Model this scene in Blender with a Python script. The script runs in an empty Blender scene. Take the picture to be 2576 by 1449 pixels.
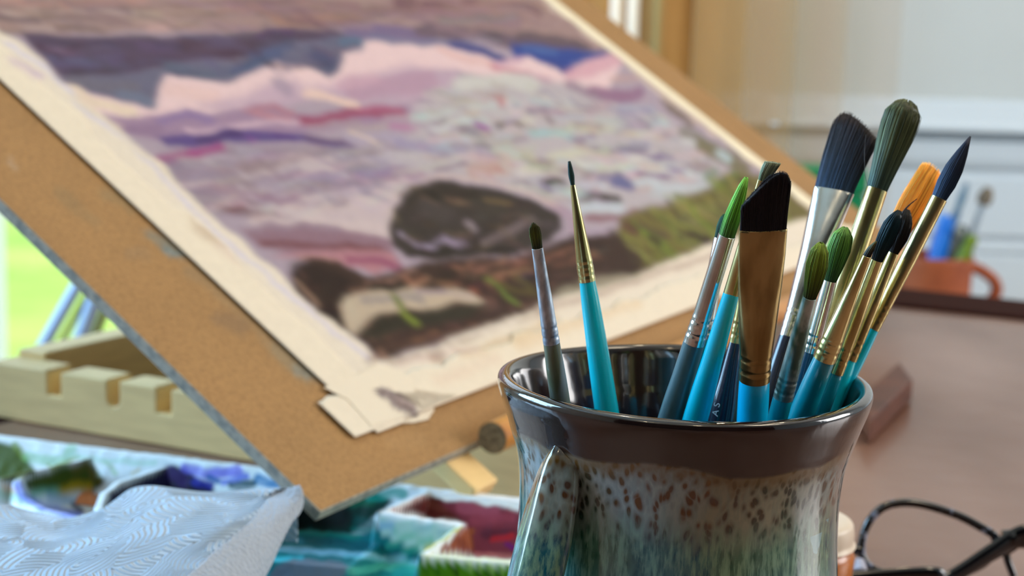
import bpy, math, random
import numpy as np
from mathutils import Vector, Matrix
random.seed(7); rng = np.random.default_rng(7)
S = bpy.context.scene
COL = S.collection

# ------------------------------------------------------------------ camera
T = 0.75                                   # table top height
FPX = 4000.0; CX, CY = 1288.0, 724.5       # focal length in pixels of the 2576x1449 frame
PITCH = math.radians(9.1); ROLL = 0.03
CAMH = T + 0.1948
fw = np.array([0, math.cos(PITCH), -math.sin(PITCH)])
_r = np.array([1.0, 0, 0]); _u = np.array([0, math.sin(PITCH), math.cos(PITCH)])
rt = _r*math.cos(ROLL) + _u*math.sin(ROLL)
up = _u*math.cos(ROLL) - _r*math.sin(ROLL)
CAM = np.array([0, 0, CAMH])
cd = bpy.data.cameras.new('camera'); cam = bpy.data.objects.new('camera', cd); COL.objects.link(cam)
cd.sensor_width = 36.0; cd.lens = FPX/2576*36.0
cd.clip_start = 0.02; cd.clip_end = 200
m = Matrix(((rt[0], up[0], -fw[0], 0), (rt[1], up[1], -fw[1], 0), (rt[2], up[2], -fw[2], 0), (0, 0, 0, 1)))
cam.matrix_world = Matrix.Translation(Vector(CAM)) @ m
cd.dof.use_dof = True; cd.dof.focus_distance = 0.362; cd.dof.aperture_fstop = cd.lens/3.1; cd.dof.aperture_blades = 0
S.camera = cam
S.view_settings.view_transform = 'Standard'; S.view_settings.look = 'None'
S.view_settings.gamma = 1.0; S.view_settings.exposure = 0.4; S.view_settings.use_curve_mapping = False
S.cycles.use_denoising = True
S.cycles.max_bounces = 8; S.cycles.transparent_max_bounces = 8
S.cycles.sample_clamp_indirect = 6.0

# ------------------------------------------------------------------ world, sun, daylight
W = bpy.data.worlds.new('sky'); S.world = W; W.use_nodes = True
nt = W.node_tree; nt.nodes.clear()
bg = nt.nodes.new('ShaderNodeBackground'); wo = nt.nodes.new('ShaderNodeOutputWorld')
bg.inputs[0].default_value = (0.75, 0.87, 1.0, 1); bg.inputs[1].default_value = 1.4
nt.links.new(bg.outputs[0], wo.inputs[0])
def lamp(name, kind, loc, energy, color, size=None, target=None, size_y=None, spread=None):
    l = bpy.data.lights.new(name, kind); l.energy = energy; l.color = color
    o = bpy.data.objects.new(name, l); COL.objects.link(o); o.location = loc
    if kind == 'AREA':
        l.shape = 'RECTANGLE'; l.size = size; l.size_y = size_y or size
        if spread: l.spread = spread
    elif kind == 'SUN': l.angle = 0.02
    else: l.shadow_soft_size = size
    if target is not None:
        d = Vector(target)-Vector(loc); o.rotation_euler = d.to_track_quat('-Z', 'Y').to_euler()
    return o
lamp('sun', 'SUN', (0, 12, 6), 3.8, (1, .95, .85), target=(0, 8, 0))
lamp('daylight_left', 'AREA', (-1.72, 0.95, 1.5), 52, (.36, .68, 1.0), 1.1, (0, .5, .8), 1.2)
lamp('daylight_right', 'AREA', (2.2, 0.75, 1.5), 21, (1.0, .96, .93), 1.0, (0.0, .8, .85), 1.0)
lamp('ceiling_light', 'AREA', (0.9, 0.2, 2.44), 4, (1.0, .84, .62), .4, (0.5, .5, 0), .4)
for i, (x, y) in enumerate([(-0.15, 1.15), (0.35, 1.2), (0.8, 1.0), (-.5, -.5), (0.2, -.6)]):
    lamp('ceiling_bulb', 'POINT', (x, y, 2.36), 2.2, (1.0, .8, .52), .022)
lamp('added_warm_light', 'POINT', (0.02, 1.80, 1.04), 1.0, (1.0, .62, .25), .04)  # added unseen light that warms the back wall beside the board

# ------------------------------------------------------------------ measuring helpers (photo pixel -> point in the place)
def ray(x, y): return fw + rt*((x-CX)/FPX) - up*((y-CY)/FPX)
def at(x, y, h):                         # point at height h above the table
    d = ray(x, y); return CAM + d*((T+h-CAMH)/d[2])
def atd(x, y, z): return CAM + ray(x, y)*z   # point at distance z along the view
def aty(x, y, Y):
    d = ray(x, y); return CAM + d*(Y/d[1])
def proj(P):
    d = np.asarray(P, float)-CAM; z = d@fw
    return CX+FPX*(d@rt)/z, CY-FPX*(d@up)/z, z
def lin(c):
    c = np.asarray(c, float)/255.0
    return np.where(c <= .04045, c/12.92, ((c+.055)/1.055)**2.4)
def V(a): return Vector([float(t) for t in a])
def nrm(a): a = np.asarray(a, float); return a/np.linalg.norm(a)

# ------------------------------------------------------------------ object helpers
def tag(o, label=None, cat=None, group=None, kind=None):
    if label: o['label'] = label
    if cat: o['category'] = cat
    if group: o['group'] = group
    if kind: o['kind'] = kind
    return o
def thing(name, loc, label, cat, group=None):
    o = bpy.data.objects.new(name, None); COL.objects.link(o); o.location = V(loc); o.empty_display_size = .01
    return tag(o, label, cat, group)
def wloc(o):
    l = np.array(o.location); p = o.parent
    while p: l = l+np.array(p.location); p = p.parent
    return l
def mesh(name, verts, faces, mat, parent=None, smooth=True, col=None, origin=None):
    verts = np.asarray(verts, float)
    o0 = wloc(parent) if parent else (np.asarray(origin, float) if origin is not None else None)
    if o0 is None:
        lo, hi = verts.min(0), verts.max(0); o0 = np.array([(lo[0]+hi[0])/2, (lo[1]+hi[1])/2, lo[2]])
    v = verts-o0
    me = bpy.data.meshes.new(name)
    me.from_pydata(v.tolist(), [], [tuple(int(i) for i in f) for f in faces]); me.update()
    if smooth: me.polygons.foreach_set('use_smooth', [True]*len(me.polygons))
    if col is not None:
        ca = me.color_attributes.new('col', 'FLOAT_COLOR', 'POINT')
        c = np.ones((len(verts), 4)); c[:, :3] = col; ca.data.foreach_set('color', c.ravel())
    me.materials.append(mat)
    o = bpy.data.objects.new(name, me); COL.objects.link(o)
    if parent: o.parent = parent
    else: o.location = V(o0)
    return o
def sharp(o, ang=35):
    me = o.data
    try: me.set_sharp_from_angle(angle=math.radians(ang))
    except Exception: pass
    return o
class MB:
    def __init__(s): s.v = []; s.f = []; s.n = 0
    def add(s, v, f):
        v = np.asarray(v, float); s.v.append(v); s.f += [tuple(i+s.n for i in q) for q in f]; s.n += len(v)
    def build(s, name, mat, parent=None, smooth=True, ang=35, origin=None, bevel=0):
        o = mesh(name, np.vstack(s.v), s.f, mat, parent, smooth, origin=origin)
        if bevel:
            b = o.modifiers.new('bevel', 'BEVEL'); b.width = bevel; b.segments = 3; b.limit_method = 'ANGLE'
        return sharp(o, ang) if smooth else o
HEXF = [(0, 3, 2, 1), (4, 5, 6, 7), (0, 1, 5, 4), (1, 2, 6, 5), (2, 3, 7, 6), (3, 0, 4, 7)]
def boxv(o, a, b, c):                    # corner + three edge vectors
    o, a, b, c = [np.asarray(t, float) for t in (o, a, b, c)]
    return [o, o+a, o+a+b, o+b, o+c, o+a+c, o+a+b+c, o+b+c]
def addbox(mb, o, a, b, c):
    a, b, c = [np.asarray(t, float) for t in (a, b, c)]
    if np.dot(np.cross(a, b), c) < 0: a, b = b, a
    mb.add(boxv(o, a, b, c), HEXF)
def abox(mb, x0, x1, y0, y1, z0, z1): addbox(mb, (x0, y0, z0), (x1-x0, 0, 0), (0, y1-y0, 0), (0, 0, z1-z0))
def ringfaces(n, k, cap=True, base=0):
    f = []
    for j in range(k-1):
        for i in range(n):
            a = base+j*n+i; b = base+j*n+(i+1) % n
            f.append((a, b, b+n, a+n))
    if cap:
        f.append(tuple(base+i for i in range(n))[::-1]); f.append(tuple(base+(k-1)*n+i for i in range(n)))
    return f
def addloft(mb, rings, cap=True):
    rings = [np.asarray(r) for r in rings]; n = len(rings[0])
    mb.add(np.vstack(rings), ringfaces(n, len(rings), cap))
def sweep(mb, pts, ra, rb=None, upv=(0, 0, 1), n=16, cap=True):
    pts = np.asarray(pts, float); k = len(pts)
    ra = np.full(k, ra) if np.isscalar(ra) else np.asarray(ra, float)
    rb = ra if rb is None else (np.full(k, rb) if np.isscalar(rb) else np.asarray(rb, float))
    th = np.linspace(0, 2*math.pi, n, endpoint=False); rings = []
    for i in range(k):
        t = nrm(pts[min(i+1, k-1)]-pts[max(i-1, 0)])
        a = np.cross(t, upv)
        if np.linalg.norm(a) < 1e-4: a = np.cross(t, (1, 0, 0))
        a = nrm(a); b = np.cross(a, t)
        rings.append(pts[i]+np.outer(np.cos(th)*ra[i], a)+np.outer(np.sin(th)*rb[i], b))
    addloft(mb, rings, cap)
def smooth_path(P, k=8):
    P = np.asarray(P, float); out = []
    Q = np.vstack([2*P[0]-P[1], P, 2*P[-1]-P[-2]])
    for i in range(1, len(Q)-2):
        for s in np.linspace(0, 1, k, endpoint=False):
            p0, p1, p2, p3 = Q[i-1:i+3]
            out.append(.5*((2*p1)+(-p0+p2)*s+(2*p0-5*p1+4*p2-p3)*s*s+(-p0+3*p1-3*p2+p3)*s**3))
    out.append(P[-1]); return np.array(out)

# ------------------------------------------------------------------ material helpers
def mat(name, rgb=(128, 128, 128), rough=.5, metal=0., coat=0., spec=.5, noise=None, bump=None, attr=False, trans=0., ior=1.45, sheen=0., alpha=None, detail=3):
    M = bpy.data.materials.new(name); M.use_nodes = True
    nt = M.node_tree; b = nt.nodes['Principled BSDF']; L = nt.links
    c = lin(rgb) if max(rgb) > 1.001 else rgb
    b.inputs['Base Color'].default_value = (*[float(t) for t in c], 1)
    b.inputs['Roughness'].default_value = rough; b.inputs['Metallic'].default_value = metal
    b.inputs['Coat Weight'].default_value = coat; b.inputs['Coat Roughness'].default_value = .06
    b.inputs['Specular IOR Level'].default_value = spec; b.inputs['IOR'].default_value = ior
    b.inputs['Transmission Weight'].default_value = trans
    if sheen: b.inputs['Sheen Weight'].default_value = sheen
    src = None
    if attr:
        a = nt.nodes.new('ShaderNodeVertexColor'); a.layer_name = 'col'; src = a.outputs['Color']
    co = None
    if noise or bump:
        tc = nt.nodes.new('ShaderNodeTexCoord'); co = tc.outputs['Object']
    if noise:                            # (scale xyz, rgb2, lo, hi)
        sc, rgb2, lo, hi = noise
        mp = nt.nodes.new('ShaderNodeMapping'); mp.inputs['Scale'].default_value = sc if hasattr(sc, '__len__') else (sc,)*3
        L.new(co, mp.inputs[0])
        n = nt.nodes.new('ShaderNodeTexNoise'); n.inputs['Scale'].default_value = 1; n.inputs['Detail'].default_value = detail
        L.new(mp.outputs[0], n.inputs['Vector'])
        r = nt.nodes.new('ShaderNodeMapRange'); r.inputs[1].default_value = lo; r.inputs[2].default_value = hi
        L.new(n.outputs[0], r.inputs[0])
        mx = nt.nodes.new('ShaderNodeMix'); mx.data_type = 'RGBA'
        L.new(r.outputs[0], mx.inputs[0])
        if src is not None:
            mx.blend_type = 'MULTIPLY'; L.new(src, mx.inputs[6])
            mx.inputs[7].default_value = (*[float(t) for t in (np.asarray(rgb2)/255.)], 1)
        else:
            mx.inputs[6].default_value = (*[float(t) for t in c], 1); mx.inputs[7].default_value = (*[float(t) for t in lin(rgb2)], 1)
        src = mx.outputs[2]
    if src is not None: L.new(src, b.inputs['Base Color'])
    if bump:                             # (scale, strength, distance)
        sc, st, di = bump
        mp = nt.nodes.new('ShaderNodeMapping'); mp.inputs['Scale'].default_value = sc if hasattr(sc, '__len__') else (sc,)*3
        L.new(co, mp.inputs[0])
        n = nt.nodes.new('ShaderNodeTexNoise'); n.inputs['Scale'].default_value = 1; n.inputs['Detail'].default_value = 4
        L.new(mp.outputs[0], n.inputs['Vector'])
        bp = nt.nodes.new('ShaderNodeBump'); bp.inputs['Strength'].default_value = st; bp.inputs['Distance'].default_value = di
        L.new(n.outputs[0], bp.inputs['Height']); L.new(bp.outputs[0], b.inputs['Normal'])
    return M

# ------------------------------------------------------------------ brush-stroke rasteriser for painted surfaces
_lat = rng.random((8, 64, 64))
def vnoise(x, y, k=0):
    g = _lat[k % 8]; xi = np.floor(x).astype(int); yi = np.floor(y).astype(int); fx = x-xi; fy = y-yi
    fx = fx*fx*(3-2*fx); fy = fy*fy*(3-2*fy)
    a = g[xi % 64, yi % 64]; b = g[(xi+1) % 64, yi % 64]; c = g[xi % 64, (yi+1) % 64]; d = g[(xi+1) % 64, (yi+1) % 64]
    return (a*(1-fx)+b*fx)*(1-fy)+(c*(1-fx)+d*fx)*fy
def segdist(X, Y, P):
    d = np.full(X.shape, 1e9)
    for (x0, y0), (x1, y1) in zip(P[:-1], P[1:]):
        vx, vy = x1-x0, y1-y0; L = vx*vx+vy*vy+1e-9
        t = np.clip(((X-x0)*vx+(Y-y0)*vy)/L, 0, 1)
        d = np.minimum(d, np.hypot(X-x0-t*vx, Y-y0-t*vy))
    return d
def inpoly(X, Y, P):
    ins = np.zeros(X.shape, bool); n = len(P)
    for i in range(n):
        x0, y0 = P[i]; x1, y1 = P[(i+1) % n]
        if y0 == y1: continue
        c = ((y0 > Y) != (y1 > Y)) & (X < (x1-x0)*(Y-y0)/(y1-y0)+x0)
        ins ^= c
    return ins
def paint(X, Y, base, strokes, warp=7.0, wscale=38.0):
    """strokes: ('s', pts, half width, rgb, opacity) line, ('p', pts, softness, rgb, opacity) polygon."""
    X = np.asarray(X, float); Y = np.asarray(Y, float)
    C = np.tile(lin(base), X.shape+(1,))
    wx = (vnoise(X/wscale, Y/wscale, 0)-.5)*2*warp+(vnoise(X/12, Y/9, 1)-.5)*warp*.8
    wy = (vnoise(X/wscale, Y/wscale, 2)-.5)*2*warp*.7+(vnoise(X/14, Y/8, 3)-.5)*warp*.6
    XX, YY = X+wx, Y+wy
    for s in strokes:
        kind, P, w, rgb = s[:4]; op = s[4] if len(s) > 4 else 1.0
        if kind == 's':
            if len(P) == 1: P = [P[0], (P[0][0]+.1, P[0][1])]
            d = segdist(XX, YY, P); a = np.clip((w*1.4-d)/(w*.75+1.5), 0, 1)
        else:
            d = segdist(XX, YY, list(P)+[P[0]]); ins = inpoly(XX, YY, P)
            a = np.clip(.5+np.where(ins, d, -d)/(2.2*w+1.5), 0, 1)
        a = a*a*(3-2*a)*op
        if op < .99: a = a*(.75+.5*vnoise(X/30, Y/5, 4)).clip(0, 1)
        C = C*(1-a[..., None])+lin(rgb)*a[..., None]
    return C
def gridfaces(nu, nv):
    f = []
    for j in range(nv-1):
        for i in range(nu-1):
            a = j*nu+i; f.append((a, a+1, a+nu+1, a+nu))
    return f
def closedsheet(top, nu, nv, thick):     # top: (nv*nu,3); thick vector downward -> closed sheet
    top = np.asarray(top); n = nu*nv; bot = top-np.asarray(thick)
    f = gridfaces(nu, nv); fb = [tuple(q+n for q in f_)[::-1] for f_ in f]
    e = []
    rim = [i for i in range(nu)]+[j*nu+nu-1 for j in range(1, nv)]+[(nv-1)*nu+i for i in range(nu-2, -1, -1)]+[j*nu for j in range(nv-2, 0, -1)]
    for a, b in zip(rim, rim[1:]+rim[:1]): e.append((b, a, a+n, b+n))
    return np.vstack([top, bot]), f+fb+e
# ------------------------------------------------------------------ room shell
WY = 2.1
m_wall = mat('wall_paint', (206, 208, 204), .75, noise=(3, (200, 202, 198), .4, .7))
m_dark_wall = mat('dark_reflection_wall', (44, 34, 30), .8)  # unseen wall behind the camera, coloured dark to keep the mug's reflections dark
m_panel = mat('white_panel_paint', (206, 212, 216), .6)
m_ceil = mat('ceiling_paint', (235, 232, 225), .8)
m_floor = mat('oak_floor', (128, 92, 62), .4, noise=((3, 30, 3), (98, 66, 42), .35, .7))
def struct(name, mb, m_, **k): return tag(mb.build(name, m_, smooth=False, **k), kind='structure')
b = MB(); abox(b, -1.8, 2.3, -1.6, 2.25, -.06, 0); struct('floor', b, m_floor)
b = MB(); abox(b, -1.8, 2.3, -1.6, 2.25, 2.5, 2.56); struct('ceiling', b, m_ceil)
def wall_with_hole(name, axis, c0, c1, lo, hi, h0, h1, z0, z1):
    b = MB()
    segs = [(lo, h0, 0, 2.5), (h1, hi, 0, 2.5), (h0, h1, 0, z0), (h0, h1, z1, 2.5)]
    for s0, s1, a0, a1 in segs:
        if axis == 'y': abox(b, s0, s1, c0, c1, a0, a1)
        else: abox(b, c0, c1, s0, s1, a0, a1)
    struct(name, b, m_wall)
wall_with_hole('wall_back', 'y', WY, WY+.15, -1.8, 2.3, -1.3, -.16, .22, 2.1)
wall_with_hole('wall_left', 'x', -1.95, -1.8, -1.6, 2.25, .35, 1.55, .8, 2.2)
wall_with_hole('wall_right', 'x', 2.3, 2.45, -1.6, 2.25, .1, 1.3, 1.0, 2.2)
b = MB(); abox(b, -1.8, 2.3, -1.75, -1.6, 0, 2.5); struct('wall_front', b, m_dark_wall)
m_frame = mat('window_frame_paint', (232, 236, 238), .35)
m_glass = bpy.data.materials.new('window_glass'); m_glass.use_nodes = True
_n = m_glass.node_tree; _n.nodes.clear()
_t = _n.nodes.new('ShaderNodeBsdfTransparent'); _g = _n.nodes.new('ShaderNodeBsdfGlossy'); _g.inputs['Roughness'].default_value = .02
_f = _n.nodes.new('ShaderNodeMixShader'); _f.inputs[0].default_value = .06; _o = _n.nodes.new('ShaderNodeOutputMaterial')
_n.links.new(_t.outputs[0], _f.inputs[1]); _n.links.new(_g.outputs[0], _f.inputs[2]); _n.links.new(_f.outputs[0], _o.inputs[0])
def window(n, axis, c, h0, h1, z0, z1, mull):
    b = MB(); w = .05
    def bx(s0, s1, a0, a1, d=.03):
        if axis == 'y': abox(b, s0, s1, c-d, c+d, a0, a1)
        else: abox(b, c-d, c+d, s0, s1, a0, a1)
    bx(h0, h0+w, z0, z1); bx(h1-w, h1, z0, z1); bx(h0, h1, z0, z0+w); bx(h0, h1, z1-w, z1)
    for q in mull: bx(q-.02, q+.02, z0, z1, .022)
    fr = struct('window_%d' % n, b, m_frame)
    b2 = MB()
    if axis == 'y': abox(b2, h0+.01, h1-.01, c-.003, c+.003, z0+.01, z1-.01)
    else: abox(b2, c-.003, c+.003, h0+.01, h1-.01, z0+.01, z1-.01)
    b2.build('pane', m_glass, fr, smooth=False)
window(1, 'y', WY+.08, -1.3, -.16, .22, 2.1, [-.73])
window(2, 'x', -1.88, .35, 1.55, .8, 2.2, [.95])
window(3, 'x', 2.38, .1, 1.3, 1.0, 2.2, [.7])
# lawn outside
m_lawn = mat('lawn_grass', (128, 178, 62), .9, noise=(1.1, (172, 206, 96), .3, .7), bump=(60, .6, .05))
b = MB(); abox(b, -14, 10, 2.4, 30, -.45, -.35); tag(b.build('lawn', m_lawn, smooth=False), kind='structure')
# panelled lower wall with moulded rail: profile extruded along the back wall
zz = lambda y: float(aty(2300, y, WY-.01)[2])
prof = [(zz(246), 0), (zz(256), .010), (zz(300), .020), (zz(316), .028), (zz(325), .028), (zz(327), .006), (zz(347), .004), (zz(352), .016), (zz(398), .014),
        (zz(416), .010), (zz(428), .003), (zz(436), .003), (zz(444), .009), (zz(586), .009), (zz(592), .002), (zz(604), .002), (zz(612), .008), (zz(626), .008), (zz(634), .003), (zz(640), .009), (0.02, .009)]
v = []; xs = [-.10, 2.295]
for x in xs:
    v += [(x, WY-.0005-p, z) for z, p in prof] + [(x, WY-.0005, .02)]
n = len(prof)+1
f = [(i, i+1, n+i+1, n+i) for i in range(n-1)] + [(n-1, 0, n, 2*n-1)] + [tuple(range(n))[::-1], tuple(range(n, 2*n))]
tag(mesh('trim_1', v, f, m_panel, smooth=False), kind='structure')
b = MB(); abox(b, -1.79, -1.35, WY-.02, WY-.0005, 0, .1); struct('baseboard_back', b, m_panel)

# ------------------------------------------------------------------ things by the back wall
m_cord = mat('white_cord', (226, 228, 220), .6); m_cordg = mat('olive_cord', (150, 140, 92), .6)
m_brass = mat('brass', (190, 150, 80), .3, 1.)
rail = thing('curtain_rail', (0.02, 2.0, 2.2), 'brass rail above the window holding the hanging cords', 'rail')
b = MB(); sweep(b, [(-1.35, 2.0, 2.2), (.5, 2.0, 2.2)], .011); b.build('rod', m_brass, rail)
for x in (-1.3, .46):
    b = MB(); abox(b, x-.008, x+.008, 1.99, 2.0995, 2.19, 2.21); b.build('bracket', m_brass, rail, smooth=False)
for px, w, mm, lab in ((1549, .0075, m_cord, 'white hanging blind cord, left of the pair above the drawing board edge'),
                   (1592, .0075, m_cord, 'white hanging blind cord, right of the pair above the drawing board edge'),
                   (1652, .0035, m_cordg, 'thin olive hanging cord to the right of the two white ones')):
    c = aty(px, 60, 2.0); x = float(c[0])
    t = thing('blind_cord', (x, 2.0, .86), lab, 'cord')
    b = MB(); sweep(b, [(x-.002, 2.0, 2.195), (x, 2.0, .92)], w, n=12); b.build('cord', mm, t)
    b = MB(); sweep(b, [(x, 2.0, .925), (x, 2.0, .91), (x, 2.0, .87), (x, 2.0, .86)], [w*.9, w*1.0, w*1.05, w*.6], n=12); b.build('tassel', mm, t)
sc = thing('added_lamp_bracket', (-.03, WY, 1.0), 'unseen brass lamp bracket behind the board, added to go with the warm wall light', 'lamp')  # unseen fixture, added for the warm light on the wall
b = MB(); abox(b, -.05, -.01, WY-.012, WY-.0005, .97, 1.05); b.build('back_plate', m_brass, sc, smooth=False)
b = MB(); sweep(b, smooth_path([(-.03, WY-.01, 1.0), (-.03, 1.98, .97), (-.03, 1.84, .96), (-.03, 1.80, 1.0)]), .005); b.build('arm', m_brass, sc)
m_curt = mat('tan_curtain', (176, 134, 76), .85, noise=((60, 60, 4), (160, 118, 64), .4, .65))
xs = np.linspace(-.16, .222, 150); ys = 2.06+.010*np.sin(xs*95)+.004*np.sin(xs*41+1); v = []
for z in (2.19, 1.4, .5, .06): v += [(x, y, z) for x, y in zip(xs, ys)]
for z in (2.19, 1.4, .5, .06): v += [(x, y+.002, z) for x, y in zip(xs, ys)]
g_ = gridfaces(150, 4); f = [q[::-1] for q in g_]+[tuple(i+600 for i in q) for q in g_]
tag(mesh('curtain', v, f, m_curt), 'tan curtain hanging behind the drawing board at the window edge', 'curtain')
for k, (x0, x1, al) in enumerate([(.2225, .29, .70), (.2905, .355, .52), (.3555, .42, .34), (.4205, .49, .16)]):  # tan strips of falling alpha imitate warm light fading along the wall
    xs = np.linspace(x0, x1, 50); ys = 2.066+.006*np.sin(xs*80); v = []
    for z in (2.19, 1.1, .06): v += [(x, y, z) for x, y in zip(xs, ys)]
    ms = bpy.data.materials.new('warm_light_fade'); ms.use_nodes = True; bs_ = ms.node_tree.nodes['Principled BSDF']
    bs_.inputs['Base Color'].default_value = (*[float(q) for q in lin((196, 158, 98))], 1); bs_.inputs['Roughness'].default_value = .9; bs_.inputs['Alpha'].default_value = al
    mesh('warm_fade_strip', v, gridfaces(50, 3), ms, bpy.data.objects['curtain'])
# cabinet against the wall
m_cab = mat('white_cabinet_paint', (214, 218, 220), .4)
cab = thing('low_cabinet', (1.0, 1.9, 0), 'low white cabinet against the wall behind the table', 'cabinet')
b = MB(); abox(b, .28, 1.9, 1.76, 2.04, .04, .54); b.build('body', m_cab, cab, smooth=False, bevel=.003)
b = MB(); abox(b, .26, 1.92, 1.74, 2.045, .5405, .56); b.build('top', m_cab, cab, smooth=False, bevel=.003)
for k in range(4):
    x0 = .29+k*.4025
    b = MB(); abox(b, x0, x0+.39, 1.744, 1.7595, .06, .52); d = b.build('door', m_cab, cab, smooth=False, bevel=.002)
    b = MB(); sweep(b, [(x0+.35, 1.7435, .4), (x0+.35, 1.725, .4)], [.006, .012]); b.build('knob', m_brass, d)
for x in (.3, 1.86):
    for y in (1.78, 2.02):
        b = MB(); abox(b, x-.015, x+.015, y-.015, y+.015, 0, .0395); b.build('foot', m_cab, cab, smooth=False)
# green box
m_green = mat('green_plastic', (20, 128, 78), .4)
g0 = aty(1985, 420, 1.86); g1 = aty(2182, 420, 1.86)
gb = thing('green_tin', ((g0[0]+g1[0])/2, 1.89, .56), 'tall green tin standing on the cabinet behind the drawing board corner', 'tin')
b = MB(); abox(b, g0[0], g1[0], 1.86, 1.93, .5605, float(g0[2])-.03); b.build('body', m_green, gb, smooth=False, bevel=.004)
b = MB(); abox(b, g0[0]-.002, g1[0]+.002, 1.858, 1.932, float(g0[2])-.0295, float(g0[2])); b.build('lid', m_green, gb, smooth=False, bevel=.004)
# terracotta mug with pens
m_terra = mat('terracotta', (168, 84, 44), .6, noise=(40, (150, 72, 38), .4, .7))
c = aty(2338, 690, 1.9); cx, cy = float(c[0]), 1.9; R = .05
cup = thing('terracotta_mug', (cx, cy, .5605), 'terracotta mug holding pens on the cabinet beyond the table edge', 'mug')
zt = float(aty(2400, 646, 1.88)[2])
b = MB(); n = 48; th = np.linspace(0, 2*math.pi, n, endpoint=False)
pr = [(.0, .5605), (R*.86, .5605), (R*.92, .566), (R*.97, .60), (R, zt-.01), (R*1.02, zt-.003), (R*.99, zt), (R*.93, zt-.002), (R*.9, zt-.02), (R*.85, .575), (0, .572)]
rings = [np.stack([cx+max(r, 1e-4)*np.cos(th), cy+max(r, 1e-4)*np.sin(th), np.full(n, z)], 1) for r, z in pr]
addloft(b, rings); b.build('body', m_terra, cup)
hz = [aty(2436, 668, 1.9), aty(2470, 682, 1.9), aty(2500, 706, 1.9), aty(2506, 735, 1.9), aty(2480, 765, 1.9), aty(2434, 775, 1.9)]
b = MB(); sweep(b, smooth_path([(p[0], 1.9, p[2]) for p in hz]), .007, .009, upv=(0, 1, 0)); b.build('handle', m_terra, cup)
def pen(px0, py0, px1, py1, w, rgb, lab, tip=None, name='pen', y=1.9, w1=None):
    p1 = aty(px1, py1, y); p0 = aty(px0, py0, y); d = p1-p0; k = (.58-p0[2])/d[2]; p0 = p0+d*k
    p0[0] = min(max(p0[0], cx-.02), cx+.02)
    t = thing(name, p0, lab, name.replace('_', ' '), None)
    mm = mat(name+'_body', rgb, .35)
    b = MB(); w1 = w1 or w
    sweep(b, [p0, p0+(p1-p0)*.02, p0+(p1-p0)*.9, p1], [w*.4, w, w1, w1*.75], n=16); b.build('barrel', mm, t)
    if tip:
        q = p1+(p1-p0)/np.linalg.norm(p1-p0)*tip[1]
        b = MB(); sweep(b, [p1, (p1*.5+q*.5), q], [tip[2]*.8, tip[2], tip[2]*.5], n=16); b.build('cap' if name == 'pen' else 'bristles', mat(name+'_tip', tip[0], .5), t)
pen(2335, 640, 2365, 575, .007, (60, 120, 215), 'pale blue pen leaning in the terracotta mug, leftmost', ((110, 160, 225), .02, .0065), y=1.885)
pen(2355, 640, 2378, 585, .009, (15, 108, 200), 'bright blue pen in the terracotta mug', ((20, 110, 205), .02, .009), y=1.87)
pen(2368, 640, 2408, 530, .006, (70, 110, 145), 'slim slate blue pencil tall in the terracotta mug', ((100, 130, 150), .035, .005), name='pencil', y=1.91)
pen(2390, 640, 2405, 595, .008, (130, 140, 138), 'grey pen in the middle of the terracotta mug', ((150, 160, 155), .012, .008), y=1.88)
pen(2408, 640, 2418, 592, .008, (36, 52, 52), 'dark pen among those in the terracotta mug', ((30, 44, 46), .012, .008), y=1.9)
pen(2422, 640, 2440, 612, .009, (110, 130, 20), 'short olive green pen in the terracotta mug', ((120, 140, 25), .01, .008), y=1.87)
pen(2428, 640, 2472, 515, .004, (165, 178, 190), 'long pale paintbrush with brown tip in the terracotta mug', ((120, 104, 84), .022, .0095), name='far_paintbrush', y=1.92)
# pale folding stand near the window
m_alu = mat('pale_aluminium', (176, 192, 216), .35, .2); m_bw = mat('brown_strut', (120, 104, 70), .6)
st = thing('folding_stand', (-.56, 1.6, 0), 'pale blue-grey folding stand by the window left of the board', 'stand')
for (a, b_), w, mm, nm in ((((111, 866), (193, 721)), .0065, m_alu, 'leg'), (((150, 866), (208, 765)), .003, m_bw, 'strut'), (((203, 852), (243, 745)), .0085, m_alu, 'leg'), (((238, 852), (268, 775)), .004, m_bw, 'strut')):
    y = 1.6
    p0 = aty(*a, y); p1 = aty(*b_, y); d = p1-p0; lo = p0+d*((0.0-p0[2])/d[2]); hi = p0+d*((1.02-p0[2])/d[2])
    b = MB(); sweep(b, [lo, hi], w, n=14); b.build(nm, mm, st)
b = MB(); q = aty(243, 745, 1.6); abox(b, -.56, -.28, 1.585, 1.615, 1.0, 1.03); b.build('top_bar', m_alu, st, smooth=False)

# ------------------------------------------------------------------ table
u3 = nrm(ray(3500, 100)); v3 = nrm(ray(-9500, -8350)); v3 = nrm(v3-u3*(v3@u3)); n3 = np.cross(u3, v3)
uh = nrm([u3[0], u3[1], 0]); vh = np.array([-uh[1], uh[0], 0]); Z = np.array([0, 0, 1.0])
m_tab = mat('brown_desk_top', (146, 110, 94), .3, coat=.15, spec=.5, noise=((9, 4, 9), (116, 76, 56), .35, .68), bump=(40, .05, .01))
m_dark = mat('dark_stained_wood', (46, 12, 4), .8, spec=.1, noise=((8, 60, 8), (44, 16, 8), .35, .65))
a_far0 = at(2290, 777, 0)@uh; a_far1 = at(2290, 726, .003)@uh
b_left = at(150, 866, .028)@vh+.012
a_near, b_right = -.52, b_left-1.5
tb = thing('desk', (uh*(a_near+a_far1)/2+vh*(b_left+b_right)/2)+np.array([0, 0, 0]), 'brown desk with a dark stained border that everything stands on', 'desk')
def tbox(mb, a0, a1, b0, b1, z0, z1): addbox(mb, uh*a0+vh*b0+Z*z0, uh*(a1-a0), vh*(b1-b0), Z*(z1-z0))
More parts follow.
